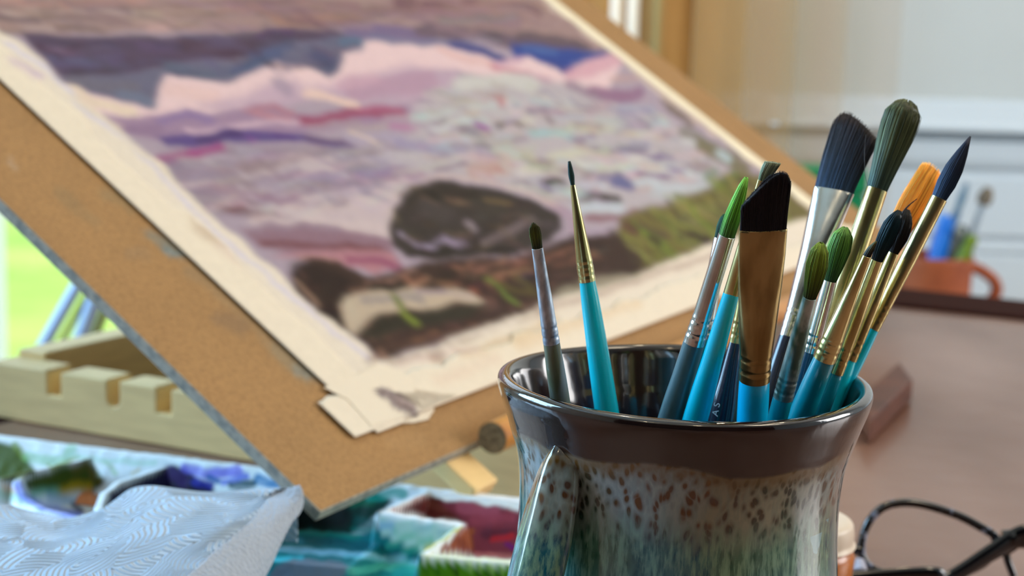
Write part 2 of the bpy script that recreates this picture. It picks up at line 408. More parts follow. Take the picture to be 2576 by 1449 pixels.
b = MB(); tbox(b, a_near+.001, a_far0, b_right+.03, b_left-.03, T-.03, T); b.build('desk_top', m_tab, tb, smooth=False)
for k, (a0, a1, b0, b1, z) in enumerate([(a_far0+.0005, a_far1, b_right, b_left, .003), (a_near, a_far0, b_left-.0295, b_left, 0.0), (a_near, a_far0, b_right, b_right+.0295, 0.0)]):
    b = MB(); tbox(b, a0, a1, b0, b1, T-.034, T+z); b.build('border', m_dark, tb, smooth=False, bevel=.0015)
for a0 in (a_near+.04, a_far1-.1):
    for b0 in (b_left-.1, b_right+.04):
        b = MB(); tbox(b, a0, a0+.06, b0, b0+.06, 0, T-.0345); b.build('leg', m_dark, tb, smooth=False, bevel=.003)
# ------------------------------------------------------------------ drawing board
P0 = at(807, 1288, .035)
def bp(u, v, n=0): return P0+u3*u+v3*v+n3*n
def buv(x, y, off=0.):
    d = ray(x, y); q = CAM+d*(((P0+n3*off-CAM)@n3)/(d@n3))-P0; return float(q@u3), float(q@v3)
BU, BV = .755, .56
m_board = mat('hardboard', attr=True, rough=.72, noise=(650, (205, 200, 195), .42, .62), bump=(900, .15, .0005))
m_edge = mat('hardboard_edge', (164, 154, 140), .8, noise=(300, (128, 124, 116), .45, .65))
nu, nv = 253, 188
U, Vv = np.meshgrid(np.linspace(0.0006, BU-.0006, nu), np.linspace(.0006, BV-.0006, nv))
G = P0+U[..., None]*u3+Vv[..., None]*v3
PX = proj(G.reshape(-1, 3)); px, py = PX[0], PX[1]
bs = [('s', [(265, 480), (330, 520)], 14, (142, 122, 88), .5), ('s', [(380, 595), (455, 635)], 13, (135, 135, 122), .8), ('s', [(410, 620), (450, 640)], 8, (122, 138, 140), .8),
      ('s', [(490, 680), (600, 760), (680, 850)], 24, (160, 132, 96), .6), ('s', [(560, 800), (600, 820)], 22, (142, 112, 82), .6), ('s', [(700, 880), (770, 935)], 26, (150, 134, 106), .7),
      ('s', [(740, 925), (790, 945)], 15, (138, 138, 128), .7), ('s', [(20, 400), (50, 420)], 6, (190, 160, 128), .7), ('s', [(150, 480), (240, 560)], 16, (152, 126, 88), .45),
      ('s', [(330, 640), (360, 640)], 16, (160, 130, 96), .4), ('s', [(980, 1110), (1050, 1110)], 20, (188, 148, 100), .3)]
colb = paint(px, py, (171, 129, 80), bs, warp=9)
colb *= (1+(vnoise(U*60, Vv*60, 5)-.5)*.10).reshape(-1, 1)
board = thing('drawing_board', P0, 'large tilted brown hardboard drawing board carrying the landscape painting', 'drawing board')
mesh('face', G.reshape(-1, 3), gridfaces(nu, nv), m_board, board, col=colb)
b = MB(); addbox(b, bp(0, 0, -.0042), u3*BU, v3*BV, n3*.0041); b.build('core', m_edge, board, smooth=False)

# painting on its paper
def dabs(n, reg, cols, L, w, ang, jit, op=(.5, .9), seed=1):
    r = np.random.default_rng(seed); P = np.array(reg, float); lo, hi = P.min(0), P.max(0); out = []
    while len(out) < n:
        x, y = lo+(hi-lo)*r.random(2)
        if not inpoly(np.array([x]), np.array([y]), reg)[0]: continue
        l = r.uniform(*L); a = math.radians(ang+r.normal()*jit); c = np.array(cols[r.integers(len(cols))])+r.normal(size=3)*5
        k = r.normal()*l*.12; dx, dy = l/2*math.cos(a), l/2*math.sin(a)
        out.append(('s', [(x-dx, y-dy), (x-dy/l*k, y+k), (x+dx, y+dy)], r.uniform(*w), tuple(np.clip(c, 5, 245)), r.uniform(*op)))
    return out
PS = [
 ('p', [(-200, -200), (1700, -200), (1560, 140), (900, 70), (60, 90), (-200, 60)], 10, (168, 140, 134)),
 ('s', [(0, 5), (200, 8), (360, 5)], 12, (184, 142, 130), .8), ('s', [(20, 30), (200, 28), (400, 45)], 12, (190, 165, 152), .8),
 ('s', [(0, 50), (180, 42), (300, 48)], 5, (132, 112, 96), .8), ('s', [(300, 22), (460, 20), (560, 35)], 6, (125, 102, 88), .7), ('s', [(180, 50), (420, 40), (600, 30)], 4, (128, 108, 92), .6),
 ('s', [(600, 20), (850, 35), (1100, 30)], 18, (158, 126, 130), .8), ('s', [(700, 55), (900, 50)], 13, (166, 130, 112), .8), ('s', [(1000, 5), (1200, 12), (1350, 30)], 18, (128, 94, 100), .9),
 ('s', [(560, 5), (740, 2), (900, 12)], 9, (150, 114, 120), .8), ('s', [(950, 40), (1160, 45), (1300, 60)], 14, (150, 122, 130), .8), ('s', [(1150, 25), (1300, 30)], 5, (176, 150, 158), .5),
 ('s', [(60, 70), (130, 72)], 9, (182, 160, 152), .7), ('s', [(150, 70), (330, 62)], 10, (140, 118, 118), .7), ('s', [(380, 75), (430, 68)], 10, (196, 162, 155), .9),
 ('s', [(500, 60), (640, 72)], 8, (160, 132, 138), .7), ('s', [(930, 62), (960, 60)], 7, (172, 142, 132), .6), ('s', [(10, 80), (60, 82)], 6, (150, 130, 112), .6),
 # dark mauve band
 ('p', [(50, 82), (200, 92), (420, 92), (640, 78), (740, 68), (850, 75), (900, 95), (830, 115), (700, 135), (560, 155), (430, 165), (310, 192), (160, 195), (105, 150)], 7, (98, 80, 100)),
 ('s', [(130, 150), (240, 158), (300, 150)], 16, (104, 92, 122), .8), ('s', [(120, 128), (185, 132)], 5, (145, 118, 138), .7), ('s', [(470, 115), (560, 128), (640, 122)], 18, (92, 70, 84), .9),
 ('s', [(350, 110), (430, 125)], 10, (110, 88, 118), .6), ('s', [(180, 178), (300, 182)], 8, (86, 68, 80), .8), ('s', [(650, 85), (725, 80)], 9, (98, 72, 110), .8),
 ('p', [(140, 195), (310, 186), (430, 163), (600, 150), (690, 118), (830, 92), (910, 85), (905, 110), (870, 135), (862, 180), (820, 192), (755, 165), (700, 158), (640, 180), (580, 207), (500, 198), (420, 190), (402, 225), (388, 272), (330, 258), (240, 240), (165, 212)], 5, (116, 112, 130)),
 ('s', [(180, 205), (260, 215), (340, 215)], 14, (124, 116, 124), .7), ('s', [(300, 235), (380, 255)], 12, (122, 128, 145), .8), ('s', [(420, 172), (520, 185), (590, 178)], 10, (100, 108, 126), .8),
 ('s', [(590, 180), (640, 165), (700, 138)], 9, (72, 92, 124), .9), ('s', [(640, 140), (720, 118)], 12, (92, 100, 132), .8), ('s', [(795, 140), (830, 160)], 20, (84, 88, 116), .95), ('s', [(740, 108), (800, 112)], 8, (138, 124, 142), .7),
 ('s', [(870, 110), (905, 100)], 15, (98, 120, 142), .9),
 # right hand band into blue
 ('s', [(880, 75), (1000, 82), (1090, 92)], 17, (132, 114, 142)), ('s', [(930, 95), (1050, 110), (1150, 105)], 8, (122, 122, 148), .8), ('s', [(1060, 75), (1200, 85), (1330, 110), (1450, 130)], 18, (122, 102, 112)),
 ('s', [(1140, 110), (1210, 130), (1260, 148)], 13, (92, 92, 138)), ('s', [(1200, 75), (1260, 95)], 8, (96, 84, 88), .7), ('s', [(1310, 90), (1420, 105), (1480, 118)], 12, (104, 88, 96), .8),
 ('s', [(1170, 95), (1260, 105)], 6, (150, 140, 152), .6),
 ('p', [(1290, 105), (1400, 122), (1540, 132), (1500, 150), (1440, 160), (1445, 192), (1420, 188), (1360, 158), (1290, 140)], 7, (62, 82, 148)), ('s', [(1320, 120), (1400, 135)], 7, (96, 122, 168), .7), ('s', [(1380, 160), (1425, 180)], 10, (66, 78, 140), .8),
 # pink sky
 ('p', [(130, 196), (240, 238), (385, 275), (402, 228), (418, 190), (480, 192), (570, 208), (640, 185), (700, 158), (760, 165), (820, 194), (856, 178), (866, 136), (905, 128), (912, 100), (935, 102), (1020, 116), (1130, 116), (1210, 142), (1280, 160), (1330, 140), (1430, 190), (1450, 165), (1535, 140), (1560, 150), (1530, 230), (1300, 205), (1150, 180), (1050, 175), (960, 205), (860, 225), (760, 245), (640, 262), (520, 290), (380, 300), (230, 290)], 4, (232, 201, 197)),
 ('s', [(180, 225), (240, 262), (330, 280)], 13, (232, 212, 182), .8), ('s', [(430, 225), (540, 240)], 18, (230, 194, 184), .6), ('s', [(1110, 125), (1180, 150), (1250, 168)], 9, (226, 186, 178), .8),
 ('s', [(1250, 160), (1310, 150)], 10, (214, 172, 182), .8), ('s', [(1235, 165), (1330, 190)], 7, (196, 130, 142), .8), ('s', [(1440, 190), (1500, 165), (1550, 148)], 18, (212, 160, 170), .8),
 ('s', [(1300, 195), (1380, 205)], 12, (190, 140, 158), .8),
 ('p', [(500, 262), (620, 240), (690, 205), (740, 200), (780, 225), (840, 210), (940, 180), (1030, 165), (1150, 180), (1150, 240), (1000, 265), (900, 262), (790, 250), (700, 272), (560, 282)], 16, (196, 168, 180), .9),
 ('s', [(700, 205), (725, 230)], 16, (172, 152, 165), .8), ('s', [(900, 225), (1000, 215), (1080, 205)], 26, (186, 150, 165), .8), ('s', [(770, 235), (830, 245), (890, 262)], 11, (234, 202, 184), .9), ('s', [(860, 210), (940, 195)], 14, (206, 168, 178), .8),
 # hills
 ('p', [(220, 300), (330, 292), (400, 290), (470, 272), (530, 290), (640, 268), (700, 265), (760, 290), (900, 275), (1030, 262), (1040, 300), (800, 330), (600, 345), (420, 360), (330, 340), (240, 310)], 7, (166, 138, 158)),
 ('s', [(400, 305), (470, 285), (530, 300)], 13, (148, 124, 160), .9), ('s', [(320, 325), (400, 330)], 12, (150, 122, 146), .8), ('s', [(230, 300), (300, 315)], 9, (205, 178, 172), .7), ('s', [(620, 280), (690, 268), (740, 285)], 8, (182, 130, 140), .9),
 ('s', [(640, 290), (730, 300)], 9, (190, 136, 142), .8), ('s', [(760, 305), (840, 295), (900, 282), (1010, 282)], 12, (162, 92, 116)), ('s', [(900, 272), (1000, 275)], 6, (180, 110, 135), .9), ('s', [(470, 330), (560, 325), (700, 308), (755, 308)], 7, (208, 178, 186), .95), ('s', [(780, 318), (900, 310)], 8, (172, 150, 155), .8),
 ('p', [(400, 348), (500, 338), (560, 326), (640, 330), (760, 335), (850, 360), (955, 378), (950, 388), (860, 382), (760, 352), (640, 358), (560, 360), (470, 372), (420, 368)], 5, (104, 84, 136)),
 ('s', [(500, 352), (560, 342), (600, 338)], 8, (78, 54, 104), .9), ('s', [(620, 350), (640, 352)], 6, (140, 86, 145), .8), ('s', [(770, 345), (880, 365)], 9, (116, 92, 122), .9), ('s', [(690, 340), (740, 350)], 7, (98, 70, 130), .9),
 # water left
 ('p', [(390, 400), (460, 378), (560, 368), (760, 365), (950, 395), (1000, 420), (900, 470), (700, 520), (640, 545), (520, 540), (430, 460)], 12, (158, 140, 150)),
 ('s', [(400, 400), (470, 390), (555, 370)], 10, (164, 92, 132)), ('s', [(480, 380), (550, 368)], 6, (170, 82, 134), .8), ('s', [(400, 415), (440, 405)], 9, (150, 110, 140), .8), ('s', [(600, 378), (660, 385)], 12, (170, 158, 168), .8), ('s', [(620, 420), (760, 395), (800, 385)], 18, (158, 136, 136), .8),
 ('s', [(440, 430), (540, 440)], 18, (154, 138, 152), .8), ('s', [(500, 470), (560, 480)], 18, (150, 128, 142), .8), ('s', [(600, 490), (640, 480)], 18, (136, 104, 106), .8), ('s', [(555, 520), (600, 528), (650, 525)], 15, (132, 94, 98), .95), ('s', [(600, 470), (620, 490), (660, 495)], 9, (192, 176, 178), .9),
 ('s', [(605, 430), (640, 465), (700, 455)], 6, (190, 174, 178), .8), ('s', [(710, 430), (790, 405), (880, 395)], 12, (192, 176, 180), .8), ('s', [(680, 480), (780, 450), (860, 440)], 12, (168, 150, 170), .8), ('s', [(860, 385), (990, 395), (1100, 380)], 16, (180, 168, 180), .9),
 ('s', [(900, 440), (1000, 430)], 10, (160, 130, 165), .85), ('s', [(760, 420), (830, 415)], 10, (206, 188, 184), .7), ('s', [(1020, 410), (1160, 400)], 16, (178, 158, 170), .8), ('s', [(880, 345), (1000, 350), (1060, 360)], 16, (178, 164, 178), .8), ('s', [(880, 330), (960, 320)], 12, (180, 160, 158), .7),
 ('s', [(880, 335), (950, 362)], 4, (226, 200, 178), .7), ('s', [(980, 320), (1110, 320)], 8, (184, 132, 160), .9), ('s', [(970, 300), (1060, 290)], 9, (186, 160, 166), .7),
 ('p', [(620, 560), (680, 520), (800, 490), (940, 465), (1010, 450), (1000, 520), (985, 600), (900, 600), (760, 570)], 12, (208, 188, 184)),
 ('s', [(640, 545), (760, 525), (860, 510)], 11, (198, 172, 168), .8), ('s', [(800, 480), (930, 470)], 10, (212, 196, 192), .8), ('s', [(700, 500), (760, 490)], 10, (176, 158, 174), .7), ('s', [(820, 540), (960, 540)], 12, (200, 180, 180), .8),
 ('p', [(600, 575), (760, 560), (860, 575), (985, 600), (1000, 650), (860, 660), (740, 640), (650, 620)], 6, (152, 120, 130)), ('s', [(630, 575), (760, 568), (860, 575)], 9, (158, 134, 144), .9), ('s', [(660, 612), (800, 618), (960, 625)], 9, (130, 84, 86), .95),
 ('p', [(680, 645), (800, 632), (990, 630), (1010, 660), (940, 688), (860, 665), (760, 650)], 6, (184, 134, 138)), ('s', [(880, 655), (960, 655), (1000, 668)], 11, (156, 92, 114), .9), ('s', [(760, 648), (850, 655)], 7, (190, 150, 140), .7),
 # foaming water right
 ('p', [(1030, 290), (1090, 240), (1190, 190), (1330, 200), (1500, 220), (1640, 280), (1760, 360), (1830, 420), (1760, 490), (1640, 520), (1560, 560), (1480, 560), (1400, 510), (1250, 460), (1100, 440), (980, 400), (1050, 330)], 18, (190, 178, 178)),
 ('s', [(1150, 215), (1280, 200), (1340, 215)], 18, (208, 202, 192), .9), ('s', [(1040, 300), (1150, 275), (1240, 262)], 9, (196, 196, 190), .9), ('s', [(1170, 258), (1270, 245)], 6, (190, 130, 128), .7), ('s', [(1260, 260), (1270, 250)], 7, (200, 120, 115), .8),
 ('s', [(1280, 250), (1380, 250), (1440, 260)], 10, (196, 192, 186), .8), ('s', [(1300, 275), (1420, 280), (1500, 275)], 8, (176, 148, 158), .8), ('s', [(1160, 305), (1220, 300)], 9, (200, 206, 200), .9), ('s', [(1160, 322), (1200, 328)], 11, (126, 104, 116), .9), ('s', [(1200, 315), (1225, 325)], 9, (158, 92, 156), .95),
 ('s', [(1255, 312), (1310, 312)], 9, (96, 88, 70), .95), ('s', [(1310, 295), (1340, 300)], 7, (212, 204, 186), .8), ('s', [(1370, 290), (1385, 305)], 7, (140, 122, 122), .8), ('s', [(1340, 332), (1430, 330)], 10, (166, 190, 186), .9), ('s', [(1400, 340), (1440, 345)], 8, (178, 190, 180), .8),
 ('s', [(1120, 350), (1170, 350)], 11, (196, 204, 210), .8), ('s', [(1240, 360), (1310, 340)], 6, (176, 164, 144), .7), ('s', [(1250, 375), (1300, 355)], 6, (150, 130, 120), .7), ('s', [(1010, 360), (1100, 372), (1180, 370)], 12, (158, 146, 170), .8), ('s', [(1190, 390), (1330, 385)], 14, (190, 182, 164), .85), ('s', [(1390, 395), (1500, 380), (1560, 385)], 12, (206, 200, 178), .9),
 ('s', [(1190, 430), (1280, 420)], 18, (192, 156, 142), .75), ('s', [(1230, 440), (1250, 430)], 9, (190, 138, 128), .6), ('s', [(1340, 405), (1400, 405)], 7, (178, 152, 140), .7), ('s', [(1320, 430), (1420, 425)], 14, (210, 200, 182), .8), ('s', [(1290, 470), (1350, 460)], 12, (196, 190, 180), .7),
 ('s', [(1440, 415), (1560, 425), (1660, 430), (1740, 440)], 10, (210, 206, 192), .9), ('s', [(1470, 438), (1570, 440)], 6, (150, 134, 140), .8), ('s', [(1550, 455), (1590, 470)], 15, (112, 110, 148), .95), ('s', [(1500, 450), (1540, 452)], 6, (130, 122, 156), .8), ('s', [(1460, 465), (1520, 470)], 8, (196, 200, 206), .9), ('s', [(1610, 460), (1700, 475), (1760, 470)], 14, (196, 198, 198), .9),
 ('s', [(1540, 380), (1600, 385), (1660, 395)], 11, (134, 114, 142), .95), ('s', [(1640, 385), (1700, 400)], 7, (140, 126, 150), .8), ('s', [(1470, 365), (1530, 375)], 6, (150, 134, 140), .7), ('s', [(1480, 320), (1600, 330), (1660, 345)], 10, (206, 202, 184), .85), ('s', [(1440, 345), (1470, 355)], 8, (142, 124, 118), .7), ('s', [(1500, 300), (1560, 305)], 8, (186, 190, 180), .7),
 ('s', [(1490, 225), (1570, 245), (1610, 235)], 15, (152, 110, 136), .9), ('s', [(1430, 215), (1500, 235)], 11, (158, 134, 146), .8), ('s', [(1540, 200), (1600, 200)], 9, (196, 160, 150), .6), ('s', [(1570, 270), (1640, 280)], 14, (170, 166, 178), .85), ('s', [(1560, 295), (1650, 310)], 10, (164, 158, 166), .7), ('s', [(1690, 330), (1730, 350)], 14, (196, 178, 178), .8), ('s', [(1700, 395), (1750, 380)], 10, (190, 176, 178), .7),
 ('s', [(1672, 250), (1700, 285), (1740, 312)], 11, (128, 110, 98), .9), ('s', [(1720, 330), (1760, 350), (1800, 365)], 12, (134, 128, 112), .8), ('s', [(1770, 370), (1830, 395), (1870, 420)], 18, (124, 114, 78), .9), ('s', [(1812, 385), (1835, 400)], 11, (186, 196, 196), .95), ('s', [(1750, 410), (1800, 430)], 10, (170, 150, 140), .7), ('s', [(1730, 440), (1790, 460)], 12, (196, 200, 200), .8),
 ('s', [(1440, 530), (1500, 520), (1560, 520)], 12, (196, 200, 202), .9), ('s', [(1480, 548), (1560, 545), (1600, 535)], 9, (146, 106, 112), .9), ('s', [(1480, 585), (1540, 575), (1560, 560)], 12, (178, 160, 170), .9), ('s', [(1395, 520), (1440, 540), (1460, 600)], 14, (176, 150, 160), .85), ('s', [(1640, 490), (1700, 490)], 9, (190, 190, 188), .8),
 ('s', [(1380, 468), (1400, 462), (1415, 470)], 17, (64, 58, 54)), ('s', [(1452, 488), (1480, 492), (1560, 500)], 10, (70, 60, 56), .95), ('s', [(1460, 500), (1490, 505)], 8, (74, 62, 58), .95),
 ] + dabs(230, [(1060, 250), (1190, 195), (1500, 235), (1650, 290), (1790, 400), (1740, 470), (1600, 520), (1400, 500), (1250, 450), (1000, 410), (1040, 330)], [(208, 204, 196), (176, 158, 170), (150, 136, 158), (196, 190, 172), (160, 150, 142), (204, 180, 180), (178, 190, 192), (132, 118, 128), (186, 160, 150)], (22, 80), (2.5, 7), 3, 13, seed=3) \
 + dabs(110, [(420, 400), (900, 370), (1050, 400), (1000, 500), (660, 560), (520, 520)], [(176, 160, 172), (150, 134, 150), (196, 178, 182), (140, 120, 132), (168, 146, 146), (206, 190, 188)], (40, 130), (3, 8), -6, 9, (.35, .7), seed=4) \
 + dabs(90, [(0, 0), (1340, 0), (1450, 90), (1100, 70), (700, 66), (60, 76)], [(186, 158, 150), (150, 122, 120), (136, 110, 112), (176, 142, 132), (120, 100, 98), (160, 134, 140)], (60, 200), (3, 7), 3, 4, (.3, .7), seed=5) \
 + dabs(60, [(120, 100), (640, 84), (860, 84), (820, 170), (420, 180), (180, 190)], [(88, 70, 92), (112, 96, 118), (78, 62, 76), (104, 104, 128)], (40, 120), (3, 7), 2, 6, (.3, .7), seed=6) + [
 # green bank
 ('p', [(1545, 600), (1570, 545), (1640, 520), (1710, 500), (1790, 470), (1860, 430), (1960, 450), (2060, 520), (2060, 620), (1900, 600), (1800, 615), (1600, 695), (1480, 640)], 9, (122, 110, 62)),
 ('s', [(1800, 470), (1850, 440)], 14, (112, 124, 58), .8), ('s', [(1780, 440), (1800, 430)], 10, (116, 140, 118), .7), ('s', [(1640, 530), (1720, 560), (1800, 590)], 9, (142, 138, 74), .8), ('s', [(1570, 555), (1640, 590), (1700, 640)], 10, (122, 138, 54), .9), ('s', [(1700, 510), (1790, 545), (1850, 580)], 10, (150, 140, 84), .8),
 ('s', [(1610, 560), (1680, 600)], 7, (100, 82, 62), .8), ('s', [(1720, 590), (1790, 605)], 11, (70, 54, 44), .95), ('s', [(1640, 600), (1690, 640)], 12, (68, 50, 42), .9), ('s', [(1540, 590), (1600, 640), (1640, 665)], 16, (80, 60, 46), .9), ('s', [(1575, 560), (1600, 580)], 12, (110, 74, 62), .9), ('s', [(1780, 560), (1850, 595)], 7, (92, 76, 52), .8),
 ('s', [(1520, 615), (1570, 655), (1600, 690)], 8, (124, 134, 60), .95), ('s', [(1560, 600), (1610, 640), (1650, 660)], 7, (138, 132, 78), .9), ('s', [(1690, 570), (1730, 620)], 6, (140, 136, 72), .8), ('s', [(1850, 500), (1900, 560)], 10, (126, 124, 70), .8),
 # ground
 ('p', [(728, 690), (780, 650), (850, 655), (920, 700), (1000, 678), (1100, 655), (1300, 645), (1460, 590), (1560, 590), (1620, 680), (1470, 720), (1330, 785), (1100, 860), (965, 908), (900, 852), (800, 785), (745, 735)], 5, (74, 54, 44)),
 ('s', [(760, 690), (850, 720), (830, 790)], 34, (52, 36, 30), .9), ('s', [(760, 680), (770, 700)], 6, (112, 80, 68), .7), ('s', [(920, 715), (990, 700), (1040, 680)], 5, (170, 130, 112), .9), ('s', [(930, 728), (1010, 712)], 12, (48, 36, 28), .9), ('s', [(1015, 700), (1040, 720), (1060, 700)], 7, (150, 104, 84), .9), ('s', [(1040, 725), (1080, 700)], 6, (176, 136, 108), .8),
 ('s', [(1120, 690), (1180, 700)], 16, (58, 42, 32), .9), ('s', [(1200, 680), (1240, 665), (1300, 655)], 7, (158, 112, 92), .9), ('s', [(1230, 700), (1280, 690), (1330, 680)], 8, (172, 128, 100), .8), ('s', [(1300, 660), (1380, 650), (1440, 630)], 8, (150, 104, 84), .9), ('s', [(1310, 700), (1340, 690)], 8, (80, 60, 90), .8), ('s', [(1400, 670), (1500, 640)], 10, (128, 88, 70), .8), ('s', [(1190, 725), (1200, 735)], 7, (168, 96, 74), .8), ('s', [(1180, 750), (1240, 760)], 9, (120, 86, 76), .8), ('s', [(1290, 720), (1380, 700)], 9, (66, 50, 42), .8),
 ('s', [(970, 880), (1150, 835), (1350, 770)], 16, (94, 68, 56), .95), ('s', [(1000, 850), (1180, 815), (1300, 780)], 9, (70, 50, 42), .9), ('s', [(1170, 790), (1250, 770)], 5, (116, 88, 78), .8),
 ('p', [(1380, 745), (1440, 712), (1520, 690), (1600, 688), (1600, 720), (1450, 760)], 6, (160, 148, 126)), ('s', [(1400, 740), (1460, 720)], 8, (150, 140, 120), .8),
 ] + dabs(130, [(760, 690), (930, 720), (1100, 670), (1440, 610), (1580, 640), (1470, 715), (1330, 775), (1100, 850), (970, 895), (820, 780)], [(120, 84, 66), (54, 38, 30), (150, 108, 88), (88, 64, 52), (64, 48, 40), (100, 72, 66)], (14, 60), (2, 6), -22, 24, (.5, .9), seed=7) \
 + dabs(90, [(1560, 580), (1650, 530), (1850, 450), (1980, 500), (2000, 580), (1800, 610), (1620, 680)], [(128, 140, 60), (150, 142, 86), (84, 70, 48), (112, 112, 52), (140, 134, 72), (66, 50, 40)], (30, 90), (2.5, 6), 38, 10, (.5, .9), seed=8) + [
 # pale flat stone
 ('p', [(900, 845), (960, 800), (1100, 775), (1225, 770), (1180, 800), (1050, 820), (950, 850)], 6, (62, 56, 42)),
 ('p', [(853, 765), (870, 745), (930, 733), (1040, 727), (1150, 722), (1190, 738), (1222, 762), (1200, 768), (1150, 760), (1090, 775), (1020, 778), (960, 792), (915, 818), (888, 842), (868, 820)], 4, (196, 176, 152)),
 ('s', [(920, 755), (1000, 748), (1060, 750)], 11, (158, 146, 140), .8), ('s', [(1050, 735), (1120, 730)], 5, (146, 128, 150), .7), ('s', [(880, 760), (890, 800)], 10, (200, 184, 160), .8), ('s', [(1130, 735), (1190, 750)], 7, (186, 166, 158), .8),
 ('s', [(985, 740), (1010, 780), (1050, 812)], 6, (112, 122, 52), .9), ('s', [(1010, 785), (1045, 815)], 8, (128, 136, 56), .9), ('s', [(940, 830), (1010, 800)], 8, (52, 44, 30), .8),
 ('s', [(1228, 700), (1260, 735), (1310, 765)], 6, (112, 126, 58), .9), ('s', [(1250, 715), (1330, 740)], 7, (104, 92, 50), .8), ('s', [(1300, 700), (1350, 745)], 7, (98, 88, 50), .8),
 # big rock
 ('p', [(978, 575), (985, 530), (1010, 495), (1040, 466), (1090, 455), (1180, 462), (1280, 485), (1360, 510), (1408, 540), (1412, 580), (1385, 610), (1320, 630), (1200, 648), (1080, 655), (1020, 640), (990, 612)], 4, (70, 60, 54)),
 ('s', [(1030, 500), (1100, 480), (1200, 490)], 14, (62, 52, 42), .8), ('s', [(1060, 520), (1130, 540)], 20, (84, 74, 70), .8), ('s', [(1200, 520), (1330, 540)], 18, (76, 66, 58), .8), ('s', [(1125, 498), (1160, 505)], 7, (140, 112, 90), .8), ('s', [(1120, 515), (1180, 508)], 5, (120, 98, 76), .7), ('s', [(1220, 508), (1290, 515)], 4, (140, 116, 74), .8), ('s', [(1080, 490), (1090, 500)], 9, (44, 36, 26), .8),
 ('s', [(1010, 590), (1050, 618), (1090, 626), (1120, 605)], 6, (168, 152, 172), .9), ('s', [(1125, 600), (1165, 615)], 10, (160, 142, 160), .9), ('s', [(1170, 560), (1195, 585)], 9, (150, 134, 138), .9), ('s', [(1220, 615), (1290, 580), (1340, 550)], 10, (134, 116, 116), .85), ('s', [(1340, 560), (1390, 570)], 10, (92, 80, 80), .8), ('s', [(1040, 640), (1300, 630)], 9, (50, 40, 32), .8), ('s', [(1200, 590), (1200, 610)], 10, (54, 44, 36), .8), ('s', [(985, 530), (1000, 560)], 5, (120, 106, 78), .7),
 ('s', [(1000, 490), (1040, 466), (1060, 462)], 4, (128, 112, 78), .7), ('s', [(1060, 446), (1180, 448), (1300, 475), (1400, 515)], 4, (216, 188, 172), .8),
 ] + dabs(46, [(1000, 520), (1080, 470), (1300, 500), (1400, 550), (1320, 615), (1080, 640), (1010, 600)], [(52, 42, 36), (92, 80, 74), (78, 66, 54), (110, 92, 74), (60, 50, 46)], (20, 70), (2.5, 6), 10, 20, (.4, .8), seed=9) + [
 # ragged unpainted edges of the paper
 ('p', [(-220, -120), (-100, -40), (0, 80), (60, 115), (130, 180), (200, 250), (270, 300), (330, 350), (395, 400), (440, 450), (530, 540), (600, 600), (690, 680), (740, 730), (780, 770), (850, 815), (900, 855), (955, 905), (1000, 900), (1150, 850), (1300, 795), (1360, 772), (1450, 735), (1560, 710), (1680, 660), (1790, 612), (2100, 530), (2100, 800), (900, 1200), (600, 800), (-300, 100)], 3, (238, 222, 200)),
 ('s', [(10, 110), (120, 180), (230, 290), (330, 360), (480, 520), (560, 600), (700, 720), (790, 790), (850, 840), (930, 905)], 5, (216, 206, 222), .85), ('s', [(180, 240), (300, 335), (420, 440)], 4, (230, 212, 176), .7), ('s', [(30, 150), (100, 195)], 9, (212, 188, 198), .8), ('s', [(740, 700), (760, 715), (800, 770)], 5, (196, 160, 134), .6),
 ('s', [(940, 905), (960, 880), (970, 900)], 7, (160, 124, 104), .8), ('s', [(925, 918), (935, 900)], 4, (130, 104, 86), .8), ('s', [(980, 915), (1150, 865), (1330, 800), (1400, 775)], 4, (150, 120, 100), .7), ('s', [(960, 915), (1120, 870), (1300, 806)], 3, (236, 222, 208), .8),
 ('s', [(1080, 900), (1110, 905)], 10, (170, 138, 110), .7), ('s', [(1090, 895), (1115, 892)], 5, (120, 98, 76), .7), ('s', [(1160, 890), (1300, 850), (1400, 800)], 9, (214, 182, 138), .7), ('s', [(1350, 790), (1560, 720), (1800, 640)], 8, (170, 138, 124), .6), ('s', [(1000, 915), (1200, 875)], 5, (214, 178, 172), .6),
 # right-hand bare strip
 ('p', [(1352, -5), (1440, 60), (1530, 132), (1620, 210), (1690, 262), (1800, 340), (1925, 436), (2060, 545), (2160, 640), (2200, 560), (1500, -200), (1240, -200)], 4, (214, 190, 176)),
]
TS = PS[-22:-1] + [
 ('s', [(960, 985), (1000, 1020), (1040, 1040)], 12, (140, 122, 122), .95), ('s', [(1000, 1000), (1030, 1022)], 12, (152, 130, 128), .9), ('s', [(950, 978), (990, 1010), (1050, 1048)], 3, (112, 92, 88), .9),
 ('s', [(495, 545), (500, 575), (560, 610)], 16, (206, 182, 158), .9), ('s', [(560, 620), (660, 700)], 14, (222, 198, 182), .7), ('s', [(1100, 960), (1250, 900)], 12, (228, 198, 176), .6), ('s', [(1300, 870), (1600, 760)], 14, (226, 190, 146), .5)]
def blur(c, nv, nu, r):
    g = c.reshape(nv, nu, 3); k = np.exp(-.5*(np.arange(-2*r, 2*r+1)/r)**2); k /= k.sum()
    for ax in (0, 1):
        p = np.pad(g, [(2*r, 2*r) if a == ax else (0, 0) for a in range(3)], mode='edge'); g = sum(w*np.take(p, range(i, i+g.shape[ax]), axis=ax) for i, w in enumerate(k))
    return g.reshape(-1, 3)
